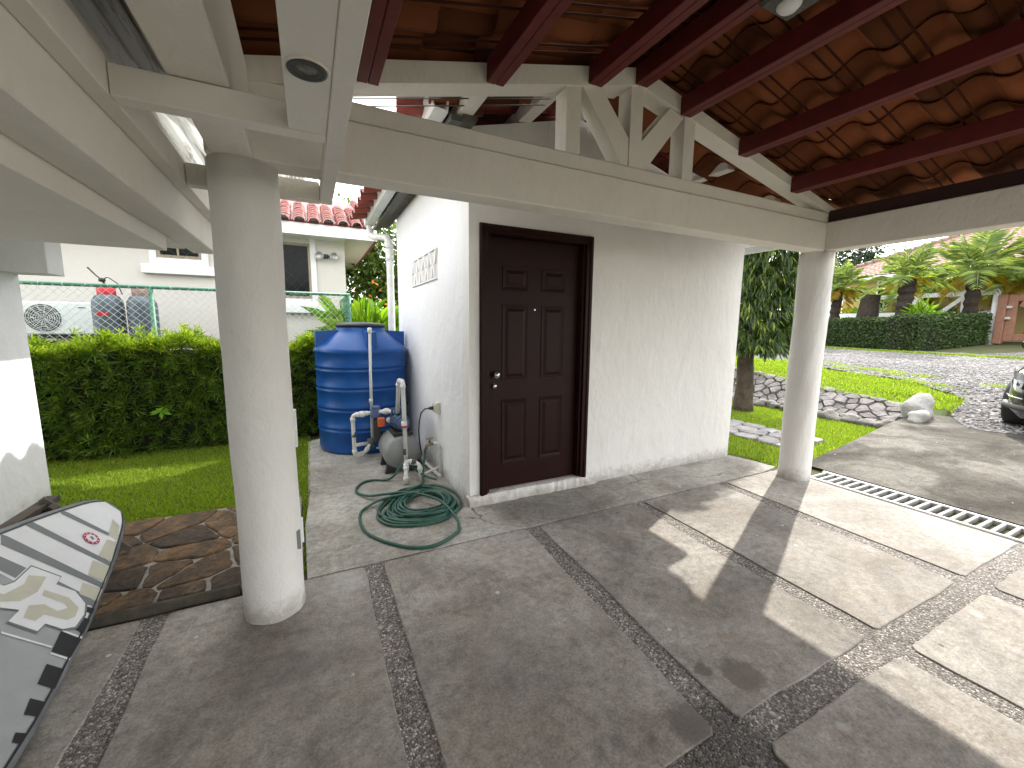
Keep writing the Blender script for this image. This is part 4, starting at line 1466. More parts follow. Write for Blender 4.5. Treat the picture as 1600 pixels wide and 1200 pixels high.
# twin floodlight
fd = B().box(0.33, 0.42, WY - 0.05, WY - 0.001, 2.78, 2.86, 0.006).done('floodlight', M['grey_metal'], nb)
for sx_, dx_ in ((0.27, -1), (0.50, 1)):
    rot = Matrix.Rotation(R(100), 4, 'X') @ Matrix.Rotation(R(18 * dx_), 4, 'Y')
    B().lathe([(0.03, -0.10), (0.055, -0.05), (0.075, 0.03), (0.078, 0.05), (0.066, 0.05), (0.06, 0.03), (0.0, 0.025)], (sx_, WY - 0.12, 2.82), 20, mtx=rot, cap=False).done('lamp_head', M['steel'], fd)
B().tube([(0.27, WY - 0.05, 2.82), (0.50, WY - 0.05, 2.82)], 0.015, 8).done('arm', M['grey_metal'], fd)

# air conditioner on the neighbour's wall side
ac = thing('air_conditioner', 'white outdoor air conditioner unit with round fan grille behind the fence', 'air conditioner', (-3.2, 8.4, 1.32))
AX0, AX1, AY, AZ0, AZ1 = -3.68, -2.85, 8.3, 1.33, 1.80
B().box(AX0, AX1, AY, AY + 0.30, AZ0, AZ1, 0.02, 2).done('casing', M['ac'], ac)
rxx = Matrix.Rotation(math.pi / 2, 4, 'X')
B().lathe([(0.0, 0.0), (0.195, 0.001)], (-3.40, AY - 0.0015, 1.565), 36, mtx=rxx, cap=False).done('fan_opening', M['grey_metal'], ac)
g = B()
for k in range(14):
    a = k * math.pi * 2 / 14
    g.tube([(-3.40 + 0.03 * math.cos(a), AY - 0.012, 1.565 + 0.03 * math.sin(a)), (-3.40 + 0.20 * math.cos(a), AY - 0.012, 1.565 + 0.20 * math.sin(a))], 0.003, 4)
for k in range(1, 9):
    rr = 0.2 * k / 8
    g.tube([(-3.40 + rr * math.cos(q * 0.3491), AY - 0.014, 1.565 + rr * math.sin(q * 0.3491)) for q in range(18)], 0.0028, 4, True)
g.done('fan_grille', M['ac'], ac)
B().box(-3.02, -2.94, AY - 0.006, AY - 0.0005, 1.715, 1.727).done('name_strip', M['black'], ac)
g = B()
for k in range(9):
    g.box(-3.66, -3.62, AY - 0.004, AY - 0.0005, 1.40 + k * 0.04, 1.415 + k * 0.04)
g.done('louvre', M['grey_metal'], ac)
B().box(-3.6, -2.9, AY + 0.03, WY - 0.002, 1.27, 1.325, 0.004).done('bracket', M['black'], ac)

# gas cylinders
def cylinder(x, label, collar):
    t = thing('gas_cylinder', label, 'gas cylinder', (x, 7.7, 0.6), 'gas cylinders beyond the fence')
    B().lathe([(0.12, 0.62), (0.165, 0.66), (0.172, 0.74), (0.172, 1.72), (0.165, 1.80), (0.13, 1.87), (0.08, 1.90)], (x, 7.7, 0), 28).done('body', M['cyl'], t)
    B().lathe([(0.095, 1.87), (0.10, 1.89), (0.10, 2.02), (0.092, 2.02), (0.092, 1.89)], (x, 7.7, 0), 24, cap=False).done('collar', collar, t)
    B().lathe([(0.14, 0.55), (0.15, 0.64)], (x, 7.7, 0), 24).done('foot_ring', M['black'], t)
    return t
c1 = cylinder(-2.49, 'slate grey gas cylinder with red collar beside the air conditioner', M['red_paint'])
B().box(-2.56, -2.44, 7.524, 7.5275, 1.60, 1.65).done('label_band', M['red_paint'], c1)
cylinder(-2.12, 'slate grey gas cylinder with faded brown collar next to the fence post', M['brown_paint'])
rg = thing('regulator', 'thin dark regulator handle and hose above the red collared cylinder', 'regulator', (-2.49, 7.7, 1.95))
g = B()
g.tube([(-2.49, 7.7, 1.92), (-2.50, 7.7, 2.04), (-2.52, 7.7, 2.085)], 0.014, 8)
g.lathe([(0.01, -0.03), (0.035, -0.02), (0.04, 0.0), (0.03, 0.02), (0.0, 0.03)], (-2.52, 7.7, 2.09), 14)
g.tube([(-2.53, 7.69, 2.10), (-2.575, 7.69, 2.15), (-2.65, 7.69, 2.25)], [0.008, 0.009, 0.012], 7)
g.tube([(-2.50, 7.69, 2.09), (-2.47, 7.69, 2.125), (-2.44, 7.69, 2.12), (-2.36, 7.69, 2.05), (-2.32, 7.69, 1.9)], 0.007, 7)
g.done('handle_and_hose', M['black'], rg)

# ------------------------------------------------------------------ blue water tank
wt = thing('water_tank', 'ribbed blue plastic water tank standing against the white side wall', 'water tank', (0.585, 5.44, 0))
TC = (0.585, 5.44, 0)
prof = [(0.50, 0.0), (0.525, 0.02), (0.533, 0.05)]
z = 0.05
for zz in (0.29, 0.53, 0.77, 1.0):
    prof += [(0.533, zz - 0.035), (0.541, zz - 0.028), (0.541, zz - 0.018), (0.523, zz - 0.006), (0.523, zz + 0.004), (0.538, zz + 0.018), (0.541, zz + 0.030), (0.533, zz + 0.045)]
prof += [(0.535, 1.17), (0.547, 1.185), (0.547, 1.215), (0.53, 1.235), (0.33, 1.40), (0.30, 1.42), (0.285, 1.44), (0.285, 1.485)]
B().lathe(prof, TC, 64).done('body', M['tank'], wt)
for k in range(4):
    a = R(6) + k * math.pi / 2
    g = B()
    g.prism([(0.27, 1.38), (0.525, 1.22), (0.525, 1.43), (0.27, 1.445)], lambda p: (p[0], -0.055, p[1]), lambda p: (p[0], 0.055, p[1]))
    bmesh.ops.transform(g.bm, matrix=Matrix.Translation(TC) @ Matrix.Rotation(a, 4, 'Z'), verts=g.bm.verts)
    g.done('lifting_lug', M['tank'], wt)
B().lathe([(0.27, 1.485), (0.295, 1.488), (0.295, 1.51), (0.24, 1.53), (0.08, 1.545), (0.0, 1.547)], TC, 48, cap=False).done('lid', M['black'], wt)
g = B()
g.tube([(0.625, 4.86, 1.46), (0.60, 4.845, 1.46)], 0.02, 10)
g.tube([(0.62, 4.95, 1.455), (0.618, 4.87, 1.455), (0.615, 4.86, 1.44), (0.607, 4.86, 1.0), (0.598, 4.86, 0.10)], 0.0165, 10)
g.lathe([(0.024, 0), (0.024, 0.05)], (0.614, 4.86, 1.42), 12)
g.lathe([(0.022, 0), (0.022, 0.05)], (0.6, 4.86, 0.62), 12)
g.done('overflow_pipe', M['pvc'], wt)

# ------------------------------------------------------------------ pressure pump set
pm = thing('pressure_pump', 'grey pressure tank with blue pump motor and white pipes beside the blue tank', 'pump', (0.81, 4.3, 0))
PCX, PCZ, PR = 0.812, 0.20, 0.192
rot = Matrix.Rotation(-math.pi / 2, 4, 'X')
B().lathe([(0.0, 0.0), (0.09, 0.004), (0.15, 0.022), (0.18, 0.05), (PR, 0.09), (PR, 0.42), (0.18, 0.46), (0.15, 0.488), (0.09, 0.506), (0.0, 0.51)], (PCX, 4.12, PCZ), 48, mtx=rot, cap=False).done('pressure_tank', M['pump_grey'], pm)
for s in (-1, 1):
    for y0 in (4.16, 4.46):
        B().prism([(PCX + s * 0.05, 0.03), (PCX + s * 0.16, 0.09), (PCX + s * 0.185, 0.0), (PCX + s * 0.10, 0.0)], lambda p: (p[0], y0, p[1]), lambda p: (p[0], y0 + 0.06, p[1])).done('foot', M['black'], pm)
B().box(0.72, 0.92, 4.17, 4.5, 0.375, 0.415, 0.006).done('motor_mount', M['black'], pm)
B().lathe([(0.0, 0.0), (0.03, 0.0), (0.07, 0.006), (0.084, 0.02), (0.087, 0.05), (0.08, 0.055), (0.08, 0.20), (0.088, 0.205), (0.088, 0.26), (0.06, 0.28), (0.0, 0.28)], (0.825, 4.20, 0.498), 32, mtx=rot, cap=False).done('motor', M['pump_blue'], pm)
g = B()
for k in range(12):
    a = k * math.pi / 6
    g.box(0.074, 0.092, 0.06, 0.19, -0.004, 0.004, 0, 1, Matrix.Translation((0.825, 4.20, 0.498)) @ Matrix.Rotation(-a, 4, 'Y'))
g.done('motor_fins', M['pump_blue'], pm)
B().lathe([(0.0, 0.0), (0.064, 0.001), (0.065, 0.006)], (0.825, 4.193, 0.498), 24, mtx=rot, cap=False).done('fan_cover', M['pump_blue2'], pm)
B().box(0.77, 0.88, 4.30, 4.42, 0.575, 0.645, 0.01).done('terminal_box', M['pump_blue'], pm)
B().box(0.745, 0.80, 4.40, 4.52, 0.42, 0.62, 0.012).done('pump_head', M['pump_blue'], pm)
# pressure switch, orange box, gauge, controller
B().box(0.555, 0.665, 4.54, 4.64, 0.50, 0.61, 0.025, 2).done('pressure_controller', M['pump_blue2'], pm)
B().box(0.565, 0.655, 4.545, 4.635, 0.605, 0.635, 0.012, 2).done('controller_cap', M['pump_blue2'], pm)
B().box(0.615, 0.69, 4.47, 4.53, 0.42, 0.52, 0.008).done('orange_switch', M['orange'], pm)
B().box(0.58, 0.65, 4.53, 4.60, 0.24, 0.49, 0.01).done('dark_cover', M['black'], pm)
B().lathe([(0.0, 0.0), (0.032, 0.002), (0.034, 0.012), (0.03, 0.02)], (0.735, 4.47, 0.49), 24, mtx=rot, cap=False).done('gauge', M['trim_white'], pm)
pv = B()
rP = 0.0175
def elbow_run(g, pts, r=rP, fit=True):
    """straight pipe legs with swept elbows"""
    pts = [Vector(p) for p in pts]
    path = [pts[0]]
    for i in range(1, len(pts) - 1):
        a, b, c = pts[i - 1], pts[i], pts[i + 1]
        d1 = (a - b).normalized()
        d2 = (c - b).normalized()
        q = min(0.035, (a - b).length * 0.45, (c - b).length * 0.45)
        for t in (0.0, 0.25, 0.5, 0.75, 1.0):
            path.append(b + d1 * q * (1 - t) ** 2 + d2 * q * t ** 2)
        if fit:
            for dd in (d1, d2):
                g.tube([b + dd * q * 0.9, b + dd * (q + 0.03)], r * 1.28, 10)
    path.append(pts[-1])
    g.tube(path, r, 10)
elbow_run(pv, [(0.806, 4.0, 0.15), (0.792, 4.0, 0.965), (0.785, 4.16, 0.955), (0.79, 4.30, 0.60)], 0.021)
pv.lathe([(0.028, 0), (0.028, 0.07)], (0.797, 4.0, 0.50), 12)
elbow_run(pv, [(0.79, 4.40, 0.595), (0.66, 4.55, 0.575), (0.56, 4.60, 0.56), (0.375, 4.62, 0.545), (0.385, 4.66, 0.085), (0.50, 4.76, 0.075), (0.56, 4.80, 0.15)], 0.021)
pv.lathe([(0.03, -0.03), (0.036, 0.0), (0.03, 0.03)], (0.47, 4.61, 0.552), 12, mtx=Matrix.Rotation(math.pi / 2, 4, 'Y'))
pv.lathe([(0.03, -0.03), (0.036, 0.0), (0.03, 0.03)], (0.71, 4.50, 0.585), 12, mtx=Matrix.Rotation(math.pi / 2, 4, 'Y'))
elbow_run(pv, [(0.39, 4.66, 0.20), (0.55, 4.84, 0.16)], 0.019)
elbow_run(pv, [(0.757, 3.80, 0.0), (0.765, 3.82, 0.10), (0.785, 3.90, 0.20), (0.905, 3.87, 0.165), (0.915, 3.84, 0.0)], 0.021)
elbow_run(pv, [(0.775, 3.86, 0.20), (0.806, 4.0, 0.16)], 0.019)
elbow_run(pv, [(0.64, 4.84, 0.09), (0.80, 4.75, 0.09)], 0.012, False)
pv.done('pipework', M['pvc'], pm)
g = B()
for (x, y, zz) in ((0.382, 4.64, 0.30), (0.797, 4.0, 0.235)):
    g.lathe([(0.0225, 0), (0.0225, 0.06)], (x, y, zz), 12)
g.tube([(0.83, 3.88, 0.19), (0.87, 3.875, 0.178)], 0.024, 10)
g.tube([(0.56, 4.80, 0.10), (0.58, 4.86, 0.20)], 0.04, 10)
g.done('unions', M['grey_metal'], pm)
B().lathe([(0.03, 0), (0.03, 0.02)], (0.797, 4.0, 0.51), 12).done('valve_ring', M['b_red'], pm)

# hose tap on the wall and the pipe along the wall foot
tp = thing('hose_tap', 'brass tap on a white standpipe against the white side wall', 'tap', (1.11, 3.92, 0))
g = B()
elbow_run(g, [(1.118, 3.88, 0.0), (1.118, 3.93, 0.33), (1.07, 3.94, 0.33)], 0.016)
elbow_run(g, [(0.93, 3.84, 0.06), (1.11, 3.88, 0.10)], 0.011, False)
g.tube([(1.10, 3.82, 0.02), (1.05, 4.35, 0.04), (1.04, 4.9, 0.05)], 0.018, 10)
g.done('standpipe', M['pvc'], tp)
g = B()
g.tube([(1.075, 3.94, 0.33), (1.02, 3.94, 0.33), (1.0, 3.94, 0.315), (0.985, 3.94, 0.27)], [0.016, 0.018, 0.016, 0.014], 10)
g.lathe([(0.012, 0), (0.01, 0.04)], (1.03, 3.94, 0.34), 10)
g.tube([(0.995, 3.94, 0.385), (1.065, 3.94, 0.385)], 0.008, 8)
g.tube([(1.03, 3.91, 0.385), (1.03, 3.97, 0.385)], 0.008, 8)
g.done('tap_body', M['brass'], tp)

# garden hose
def smooth_path(pts, n=8, closed=False):
    P = [Vector(p) for p in pts]
    m = len(P)
    out = []
    rg_ = range(m) if closed else range(m - 1)
    for i in rg_:
        p0 = P[(i - 1) % m] if (closed or i > 0) else P[0]
        p1, p2 = P[i], P[(i + 1) % m]
        p3 = P[(i + 2) % m] if (closed or i + 2 < m) else P[-1]
        for k in range(n):
            t = k / n
            out.append(0.5 * ((2 * p1) + (-p0 + p2) * t + (2 * p0 - 5 * p1 + 4 * p2 - p3) * t * t + (-p0 + 3 * p1 - 3 * p2 + p3) * t ** 3))
    if not closed:
        out.append(P[-1])
    return out
ho = thing('garden_hose', 'dark green garden hose coiled loosely on the concrete by the tap', 'hose', (0.75, 3.3, 0))
g = B()
rh = 0.0115
z1 = rh
big = [(0.80, 3.36), (0.649, 3.41), (0.486, 3.455), (0.378, 3.415), (0.308, 3.348), (0.281, 3.207), (0.293, 3.005), (0.369, 2.83), (0.493, 2.677), (0.60, 2.605), (0.721, 2.593), (0.876, 2.679), (0.927, 2.748), (0.953, 2.892), (0.926, 3.076), (0.88, 3.198), (0.764, 3.358), (0.649, 3.457), (0.52, 3.53), (0.398, 3.60), (0.319, 3.754), (0.324, 3.875), (0.394, 3.995), (0.492, 4.018), (0.597, 3.97)]
hz = [0.09, 0.07, 0.04, 0.02] + [z1] * 9 + [0.03, 0.06, 0.075, 0.08, 0.07, 0.05, 0.03] + [z1] * 5
g.tube(smooth_path([(x, y, h) for (x, y), h in zip(big, hz)] + [(0.673, 3.95, 0.05), (0.763, 3.96, 0.15), (0.845, 3.90, 0.13), (0.931, 3.82, 0.06), (1.02, 3.68, 0.05)], 6), rh, 8)
coil_o = [(0.41, 3.191), (0.422, 3.111), (0.472, 3.017), (0.578, 2.953), (0.72, 2.914), (0.884, 2.939), (1.007, 3.054), (1.055, 3.2), (1.05, 3.39), (0.96, 3.559), (0.827, 3.621), (0.675, 3.589), (0.523, 3.434), (0.436, 3.288)]
rh2 = random.Random(4)
for lay in range(13):
    cx, cy = 0.79 + rh2.uniform(-0.05, 0.05), 3.27 + rh2.uniform(-0.06, 0.05)
    sc = 1.0 if lay == 0 else rh2.uniform(0.52, 1.02)
    ph = rh2.uniform(0, 6)
    pts = []
    for i, (x, y) in enumerate(coil_o):
        dx, dy = x - 0.75, y - 3.27
        s = sc * (1 + 0.05 * math.sin(i * 0.9 + ph))
        zz = rh + (lay % 4) * 0.014 * (0.6 + 0.4 * math.sin(i * 0.8 + ph)) + (0.01 if lay else 0)
        X = cx + dx * s if lay else x
        Y = cy + dy * s if lay else y
        pts.append((min(X, 1.115), Y, zz))
    g.tube(smooth_path(pts, 4, True), rh, 8, True)
g.tube(smooth_path([(0.985, 3.94, 0.275), (0.975, 3.93, 0.20), (0.95, 3.90, 0.12), (0.93, 3.82, 0.06), (0.90, 3.72, 0.03), (0.84, 3.60, 0.05), (0.72, 3.5, 0.06), (0.60, 3.35, 0.05), (0.55, 3.2, 0.04), (0.62, 3.05, 0.04), (0.78, 3.06, 0.05)], 6), rh, 8)
g.done('hose', M['hose'], ho)

# ------------------------------------------------------------------ paddle board leaning on its rail at the left
bd = thing('paddle_board', 'grey and white paddle board with JP logo leaning on its rail at the left', 'paddle board', (-1.2, 2.2, 0))
TH = R(50)
BW = Vector((-math.cos(TH), 0, math.sin(TH)))
BN = Vector((math.sin(TH), 0, math.cos(TH)))
BP = Vector((-0.97, 0, 0.09))
def bpt(y, v, h):
    return BP + Vector((0, y, 0)) + BW * v + BN * h
AXV = 0.325
OUT = [(3.395, 0.0), (3.385, 0.045), (3.36, 0.078), (3.32, 0.105), (3.26, 0.135), (3.18, 0.16), (3.08, 0.185), (2.97, 0.212), (2.85, 0.238), (2.67, 0.272), (2.45, 0.312), (2.13, 0.352), (1.90, 0.375), (1.5, 0.388), (1.0, 0.37), (0.6, 0.32), (0.38, 0.25), (0.30, 0.15), (0.28, 0.0)]
def hwid(y):
    for (a, wa), (b, wb) in zip(OUT, OUT[1:]):
        if a >= y >= b:
            return wa + (wb - wa) * (a - y) / max(1e-6, a - b)
    return 0.0
ring2d = [(y, AXV + w) for y, w in OUT] + [(y, AXV - w) for y, w in OUT[-2:0:-1]]
g = B()
bm = g.bm
cy, cv = 1.9, AXV
def brng(sc, h):
    o_ = []
    for (y, v) in ring2d:
        n_ = Vector((y - cy, (v - cv) * 3)).normalized()
        o_.append(bm.verts.new(bpt(y + n_.x * sc, v + n_.y * sc, h)))
    return o_
rs_ = [brng(-0.035, 0.0), brng(-0.012, -0.006), brng(0.0, -0.03), brng(0.0, -0.06), brng(-0.02, -0.09), brng(-0.07, -0.105)]
for A, C in zip(rs_, rs_[1:]):
    for i in range(len(A)):
        j = (i + 1) % len(A)
        f = bm.faces.new((A[i], A[j], C[j], C[i]))
        f.smooth = True
bm.faces.new(rs_[0])
bm.faces.new(rs_[-1])
g.done('hull', M['b_rail'], bd)

def decal(name, poly, h, m, parent=bd):
    g = B()
    f = g.bm.faces.new([g.bm.verts.new(bpt(y, v, h)) for (y, v) in poly])
    f.normal_update()
    if f.normal.dot(BN) < 0:
        f.normal_flip()
    bmesh.ops.triangulate(g.bm, faces=g.bm.faces[:])
    return g.done(name, m, parent, recalc=False)
def outline(y0, y1, inset, n=30):
    ysq = [y0 + (y1 - y0) * k / n for k in range(n + 1)]
    up = [(y, AXV + max(0.0, hwid(y) - inset)) for y in ysq]
    dn = [(y, AXV - max(0.0, hwid(y) - inset)) for y in reversed(ysq)]
    return up + dn
deck = decal('deck_pad', outline(0.40, 3.345, 0.034, 60), 0.0012, M['b_grey'])
decal('nose_panel', outline(2.44, 3.342, 0.040, 40), 0.0026, M['b_white'])
D = {
'gray':[[(3.031, 0.497), (3.05, 0.464), (3.088, 0.229), (3.059, 0.23), (3.006, 0.477)], [(2.782, 0.557), (2.831, 0.542), (2.87, 0.111), (2.837, 0.109)], [(2.648, 0.566), (2.656, 0.542), (2.698, 0.075), (2.662, 0.071), (2.59, 0.529)], [(2.519, 0.55), (2.538, 0.385), (2.455, 0.383), (2.451, 0.55)], [(2.559, 0.258), (2.564, 0.152), (2.556, 0.06), (2.523, 0.06), (2.512, 0.098), (2.547, 0.16), (2.531, 0.258)]],
'beige':[[(3.023, 0.22), (3.045, 0.175), (2.873, 0.128), (2.861, 0.197)], [(2.807, 0.202), (2.833, 0.115), (2.702, 0.085), (2.695, 0.172)], [(2.627, 0.167), (2.655, 0.075), (2.562, 0.06), (2.551, 0.146)], [(3.225, 0.277), (3.200, 0.22), (3.067, 0.175), (3.07, 0.232)]],
'black':[[(2.502, 0.093), (2.514, 0.05), (2.479, 0.044), (2.467, 0.079)], [(2.438, 0.066), (2.441, 0.037), (2.352, 0.025), (2.354, 0.066)], [(2.31, 0.104), (2.32, 0.018), (2.213, 0.010), (2.199, 0.084)], [(2.139, 0.069), (2.15, 0.004), (2.055, -0.010), (2.045, 0.052)], [(1.983, 0.042), (1.993, -0.012), (1.93, -0.018), (1.919, 0.026)], [(1.852, 0.014), (1.863, -0.018), (1.823, -0.02), (1.818, 0.005)]],
'white2':[[(2.184, 0.272), (2.222, 0.094), (2.214, 0.092), (2.176, 0.267)], [(2.321, 0.098), (2.333, 0.02), (2.323, 0.018), (2.312, 0.102)], [(2.193, 0.084), (2.206, 0.01), (2.197, 0.008), (2.186, 0.082)]]}
LOGO = [(2.557, 0.376), (2.586, 0.256), (2.531, 0.248), (2.55, 0.167), (2.512, 0.098), (2.448, 0.072), (2.362, 0.07), (2.321, 0.104), (2.306, 0.172), (2.254, 0.175), (2.237, 0.28), (2.31, 0.281), (2.281, 0.333), (2.245, 0.411), (2.27, 0.47), (2.36, 0.52), (2.42, 0.48), (2.376, 0.42), (2.385, 0.39), (2.43, 0.373)]
LET_J = [(2.345, 0.475), (2.316, 0.42), (2.345, 0.365), (2.442, 0.342), (2.5, 0.357), (2.542, 0.301), (2.438, 0.281), (2.35, 0.305), (2.277, 0.382), (2.285, 0.44), (2.33, 0.485)]
LET_P = [(2.467, 0.268), (2.494, 0.17), (2.468, 0.109), (2.412, 0.096), (2.372, 0.116), (2.345, 0.199), (2.294, 0.207), (2.282, 0.25), (2.35, 0.268), (2.394, 0.227), (2.394, 0.168), (2.437, 0.145), (2.452, 0.168), (2.432, 0.259)]
for q in D['gray']:
    decal('stripe', q, 0.0038, M['b_stripe'])
for q in D['beige']:
    decal('patch', q, 0.0048, M['b_beige'])
for q in D['black']:
    decal('rail_block', q, 0.0038, M['b_black'])
for q in D['white2']:
    decal('pin_line', q, 0.0044, M['b_white'])
lc = (2.40, 0.27)
lg = decal('logo', LOGO, 0.0066, M['b_white'])
decal('logo_outline', [(lc[0] + (y - lc[0]) * 1.05, lc[1] + (v - lc[1]) * 1.05) for y, v in LOGO], 0.0055, M['b_rail'], lg)
decal('letter', LET_J, 0.0076, M['b_beige'], lg)
decal('letter', LET_P, 0.0076, M['b_beige'], lg)
bc = (2.957, 0.283)
def disc(r0, n=28):
    return [(bc[0] + r0 * 1.05 * math.cos(2 * math.pi * k / n), bc[1] + r0 * math.sin(2 * math.pi * k / n)) for k in range(n)]
bg = decal('badge', disc(0.044), 0.0060, M['b_red'])
decal('badge_centre', disc(0.028), 0.0070, M['b_white'], bg)
for k in range(10):
    a = 2 * math.pi * k / 10
    p = (bc[0] + 0.036 * math.cos(a), bc[1] + 0.036 * math.sin(a))
    decal('badge_mark', [(p[0] - 0.004, p[1] - 0.003), (p[0] + 0.004, p[1] - 0.003), (p[0] + 0.004, p[1] + 0.003), (p[0] - 0.004, p[1] + 0.003)], 0.0070, M['b_white'], bg)
decal('badge_sketch', [(bc[0] - 0.012, bc[1] - 0.01), (bc[0] + 0.004, bc[1] - 0.014), (bc[0] + 0.015, bc[1] + 0.006), (bc[0] - 0.002, bc[1] + 0.012)], 0.0080, M['b_stripe'], bg)
# dark pin line round the deck
g = B()
for (ya, yb) in ((0.45, 3.335),):
    o1 = outline(ya, yb, 0.030, 60)
    o2 = outline(ya, yb, 0.037, 60)
    for i in range(len(o1) - 1):
        vs_ = [g.bm.verts.new(bpt(y, v, 0.0052)) for (y, v) in (o1[i], o1[i + 1], o2[i + 1], o2[i])]
        g.bm.faces.new(vs_)
g.done('deck_border', M['b_black'], bd, recalc=False)
# timber prop it leans against
pp = thing('timber_prop', 'weathered timber prop poking out behind the paddle board nose', 'prop', (-1.35, 3.1, 0))
g = B()
g.bar((-1.11, 3.30, 0.06), (-1.42, 3.18, 0.50), 0.04, 0.03)
g.bar((-1.95, 3.15, 0.02), (-1.36, 3.15, 0.46), 0.06, 0.035)
g.bar((-1.90, 1.4, 0.02), (-1.40, 1.4, 0.50), 0.06, 0.035)
g.bar((-1.50, 1.2, 0.44), (-1.42, 3.3, 0.46), 0.06, 0.035)
g.done('timbers', M['dark_wood'], pp)

# ------------------------------------------------------------------ right garden: lawns, path, bank
def reg_low(r, n):
    x = r.uniform(4.45, 8.15, n)
    y = r.uniform(2.6, 8.0, n)
    edge = 2.56 + 0.107 * (x - 4.9) + 0.02
    k = (y > edge + r.uniform(-0.03, 0.04, n)) & ~((x > 5.42) & (x < 6.33) & (y > 2.98)) & ~((x < 4.62) & (y < 3.2))
    return np.column_stack([x[k], y[k]])
grass('lawn_grass', 110000, reg_low, ground_z, 'short bright lawn below the stone bank beside the storeroom', 0.02, 0.05, 0.006, 8)
def reg_up(r, n):
    x = r.uniform(8.85, 13.5, n)
    y = r.uniform(2.62, 13.0, n)
    lim = np.array([road_near(b) for b in y]) + r.normal(0, 0.12, n) + 0.12 * np.sin(y * 7)
    k = (x < lim) & ~((x < 9.1) & (y < 2.95))
    return np.column_stack([x[k], y[k]])
grass('verge_grass', 90000, reg_up, lambda x, y: (ground_z(x, y) if y > 2.7 else road_surf(x, y) - 0.02), 'rough bright grass verge between stone bank and gravel road', 0.03, 0.075, 0.009, 9)
def reg_line(r, n):
    y = r.uniform(1.0, 16.0, n)
    x = 19.5 + 0.16 * np.maximum(0, y - 5) + r.normal(0, 0.10, n)
    return np.column_stack([x, y])
grass('verge_strip', 7000, reg_line, lambda x, y: road_surf(x, y) - 0.02, 'thin strip of grass at the far side of the gravel road', 0.04, 0.09, 0.02, 10)
# grass tufts growing into the gravel
def reg_tuft(r, n):
    cx_ = r.uniform(9.4, 12.5, 40)
    cy_ = r.uniform(2.7, 7.0, 40)
    i = r.integers(0, 40, n)
    x = cx_[i] + r.normal(0, 0.12, n)
    y = cy_[i] + r.normal(0, 0.12, n)
    return np.column_stack([x, y])
grass('gravel_tufts', 5000, reg_tuft, road_surf, 'scattered tufts of grass growing into the gravel road', 0.02, 0.05, 0.009, 12)

sp2 = thing('stone_path', 'pale flat stone path crossing the lawn behind the right column', 'path', (5.9, 4, 0))
B().box(5.42, 6.33, 2.98, 8.0, -0.1, -0.018).done('path_bed', M['bank_joint'], sp2)
rs = random.Random(31)
seeds = [(5.42 + 0.18 + i * 0.29 + rs.uniform(-0.09, 0.09), 3.05 + j * 0.30 + rs.uniform(-0.1, 0.1)) for i in range(3) for j in range(17)]
for c in cells(seeds, [(5.43, 2.99), (6.32, 2.99), (6.32, 8.0), (5.43, 8.0)]):
    p = shrink(c, rs.uniform(0.006, 0.012))
    if len(p) >= 3:
        stone_piece('path_stone', soften(p, 1), lambda x, y, h: (x, y, -0.02 + h), rs.uniform(0.02, 0.034), M['path_stone'], sp2, 0.005, rs)

bk = thing('stone_bank', 'sloping bank faced with pale fitted stones beyond the right column', 'bank', (8.5, 5, 0))
g = B()
g.quadgrid([[(x, y, ground_z(x, y) + 0.006) for x in (8.06, 8.12, 8.3, 8.5, 8.7, 8.95, 9.05)] for y in [2.86 + 0.3 * k for k in range(20)]], True)
g.done('joint_bed', M['bank_joint'], bk)
rs = random.Random(37)
seeds = []
for i in range(5):
    for j in range(28):
        seeds.append((8.18 + i * 0.19 + rs.uniform(-0.08, 0.08), 2.93 + j * 0.195 + (0.09 if i % 2 else 0) + rs.uniform(-0.08, 0.08)))
def bankf(x, y, h):
    return (x - h * 0.35, y, ground_z(x, max(y, 2.71)) + h * 0.93)
for c in cells(seeds, [(8.10, 2.84), (9.02, 2.84), (9.02, 8.3), (8.10, 8.3)]):
    p = shrink(c, rs.uniform(0.006, 0.014))
    if len(p) >= 3:
        stone_piece('bank_stone', soften(p, 1, 0.14), bankf, rs.uniform(0.018, 0.045), M['bank_stone'], bk, 0.008, rs)

def rock(name, c, s, m, seed, parent=None, flat=0.7):
    t = bmesh.new()
    bmesh.ops.create_icosphere(t, subdivisions=3, radius=1.0)
    r_ = random.Random(seed)
    ph = [r_.uniform(0, 6) for _ in range(9)]
    for v in t.verts:
        p = v.co.copy()
        k = 1 + 0.16 * math.sin(2.3 * p.x + ph[0] + 1.7 * p.y) + 0.13 * math.sin(3.1 * p.y + ph[1] + 2.2 * p.z) + 0.10 * math.sin(5.1 * p.z + ph[2] + 3.3 * p.x) + 0.05 * math.sin(9 * p.x + ph[3]) * math.sin(8 * p.y + ph[4])
        v.co = Vector((p.x * s[0] * k, p.y * s[1] * k, p.z * s[2] * k))
    for f in t.faces:
        f.smooth = True
    bmesh.ops.transform(t, matrix=Matrix.Translation(c) @ Matrix.Rotation(r_.uniform(-0.4, 0.4), 4, 'Z'), verts=t.verts)
    me = bpy.data.meshes.new(name)
    t.to_mesh(me)
    t.free()
    if parent is None:
        me.transform(Matrix.Translation(-Vector(c)))
        return finish(name, me, m, None, c)
    return finish(name, me, m, parent)
rk = random.Random(3)
for k in range(17):
    y = 3.02 + k * 0.26
    rock('border_rock', (8.06 + rk.uniform(-0.04, 0.04), y, 0.0 + rk.uniform(-0.02, 0.03)), (0.10 + rk.uniform(0, 0.05), 0.14 + rk.uniform(0, 0.04), 0.085 + rk.uniform(0, 0.04)), M['rock_grey'], 50 + k, bk)
o = rock('white_rock', (8.55, 2.86, 0.28), (0.20, 0.16, 0.20), M['rock_white'], 4)
tag(o, 'large whitewashed rock at the end of the stone bank', 'rock')
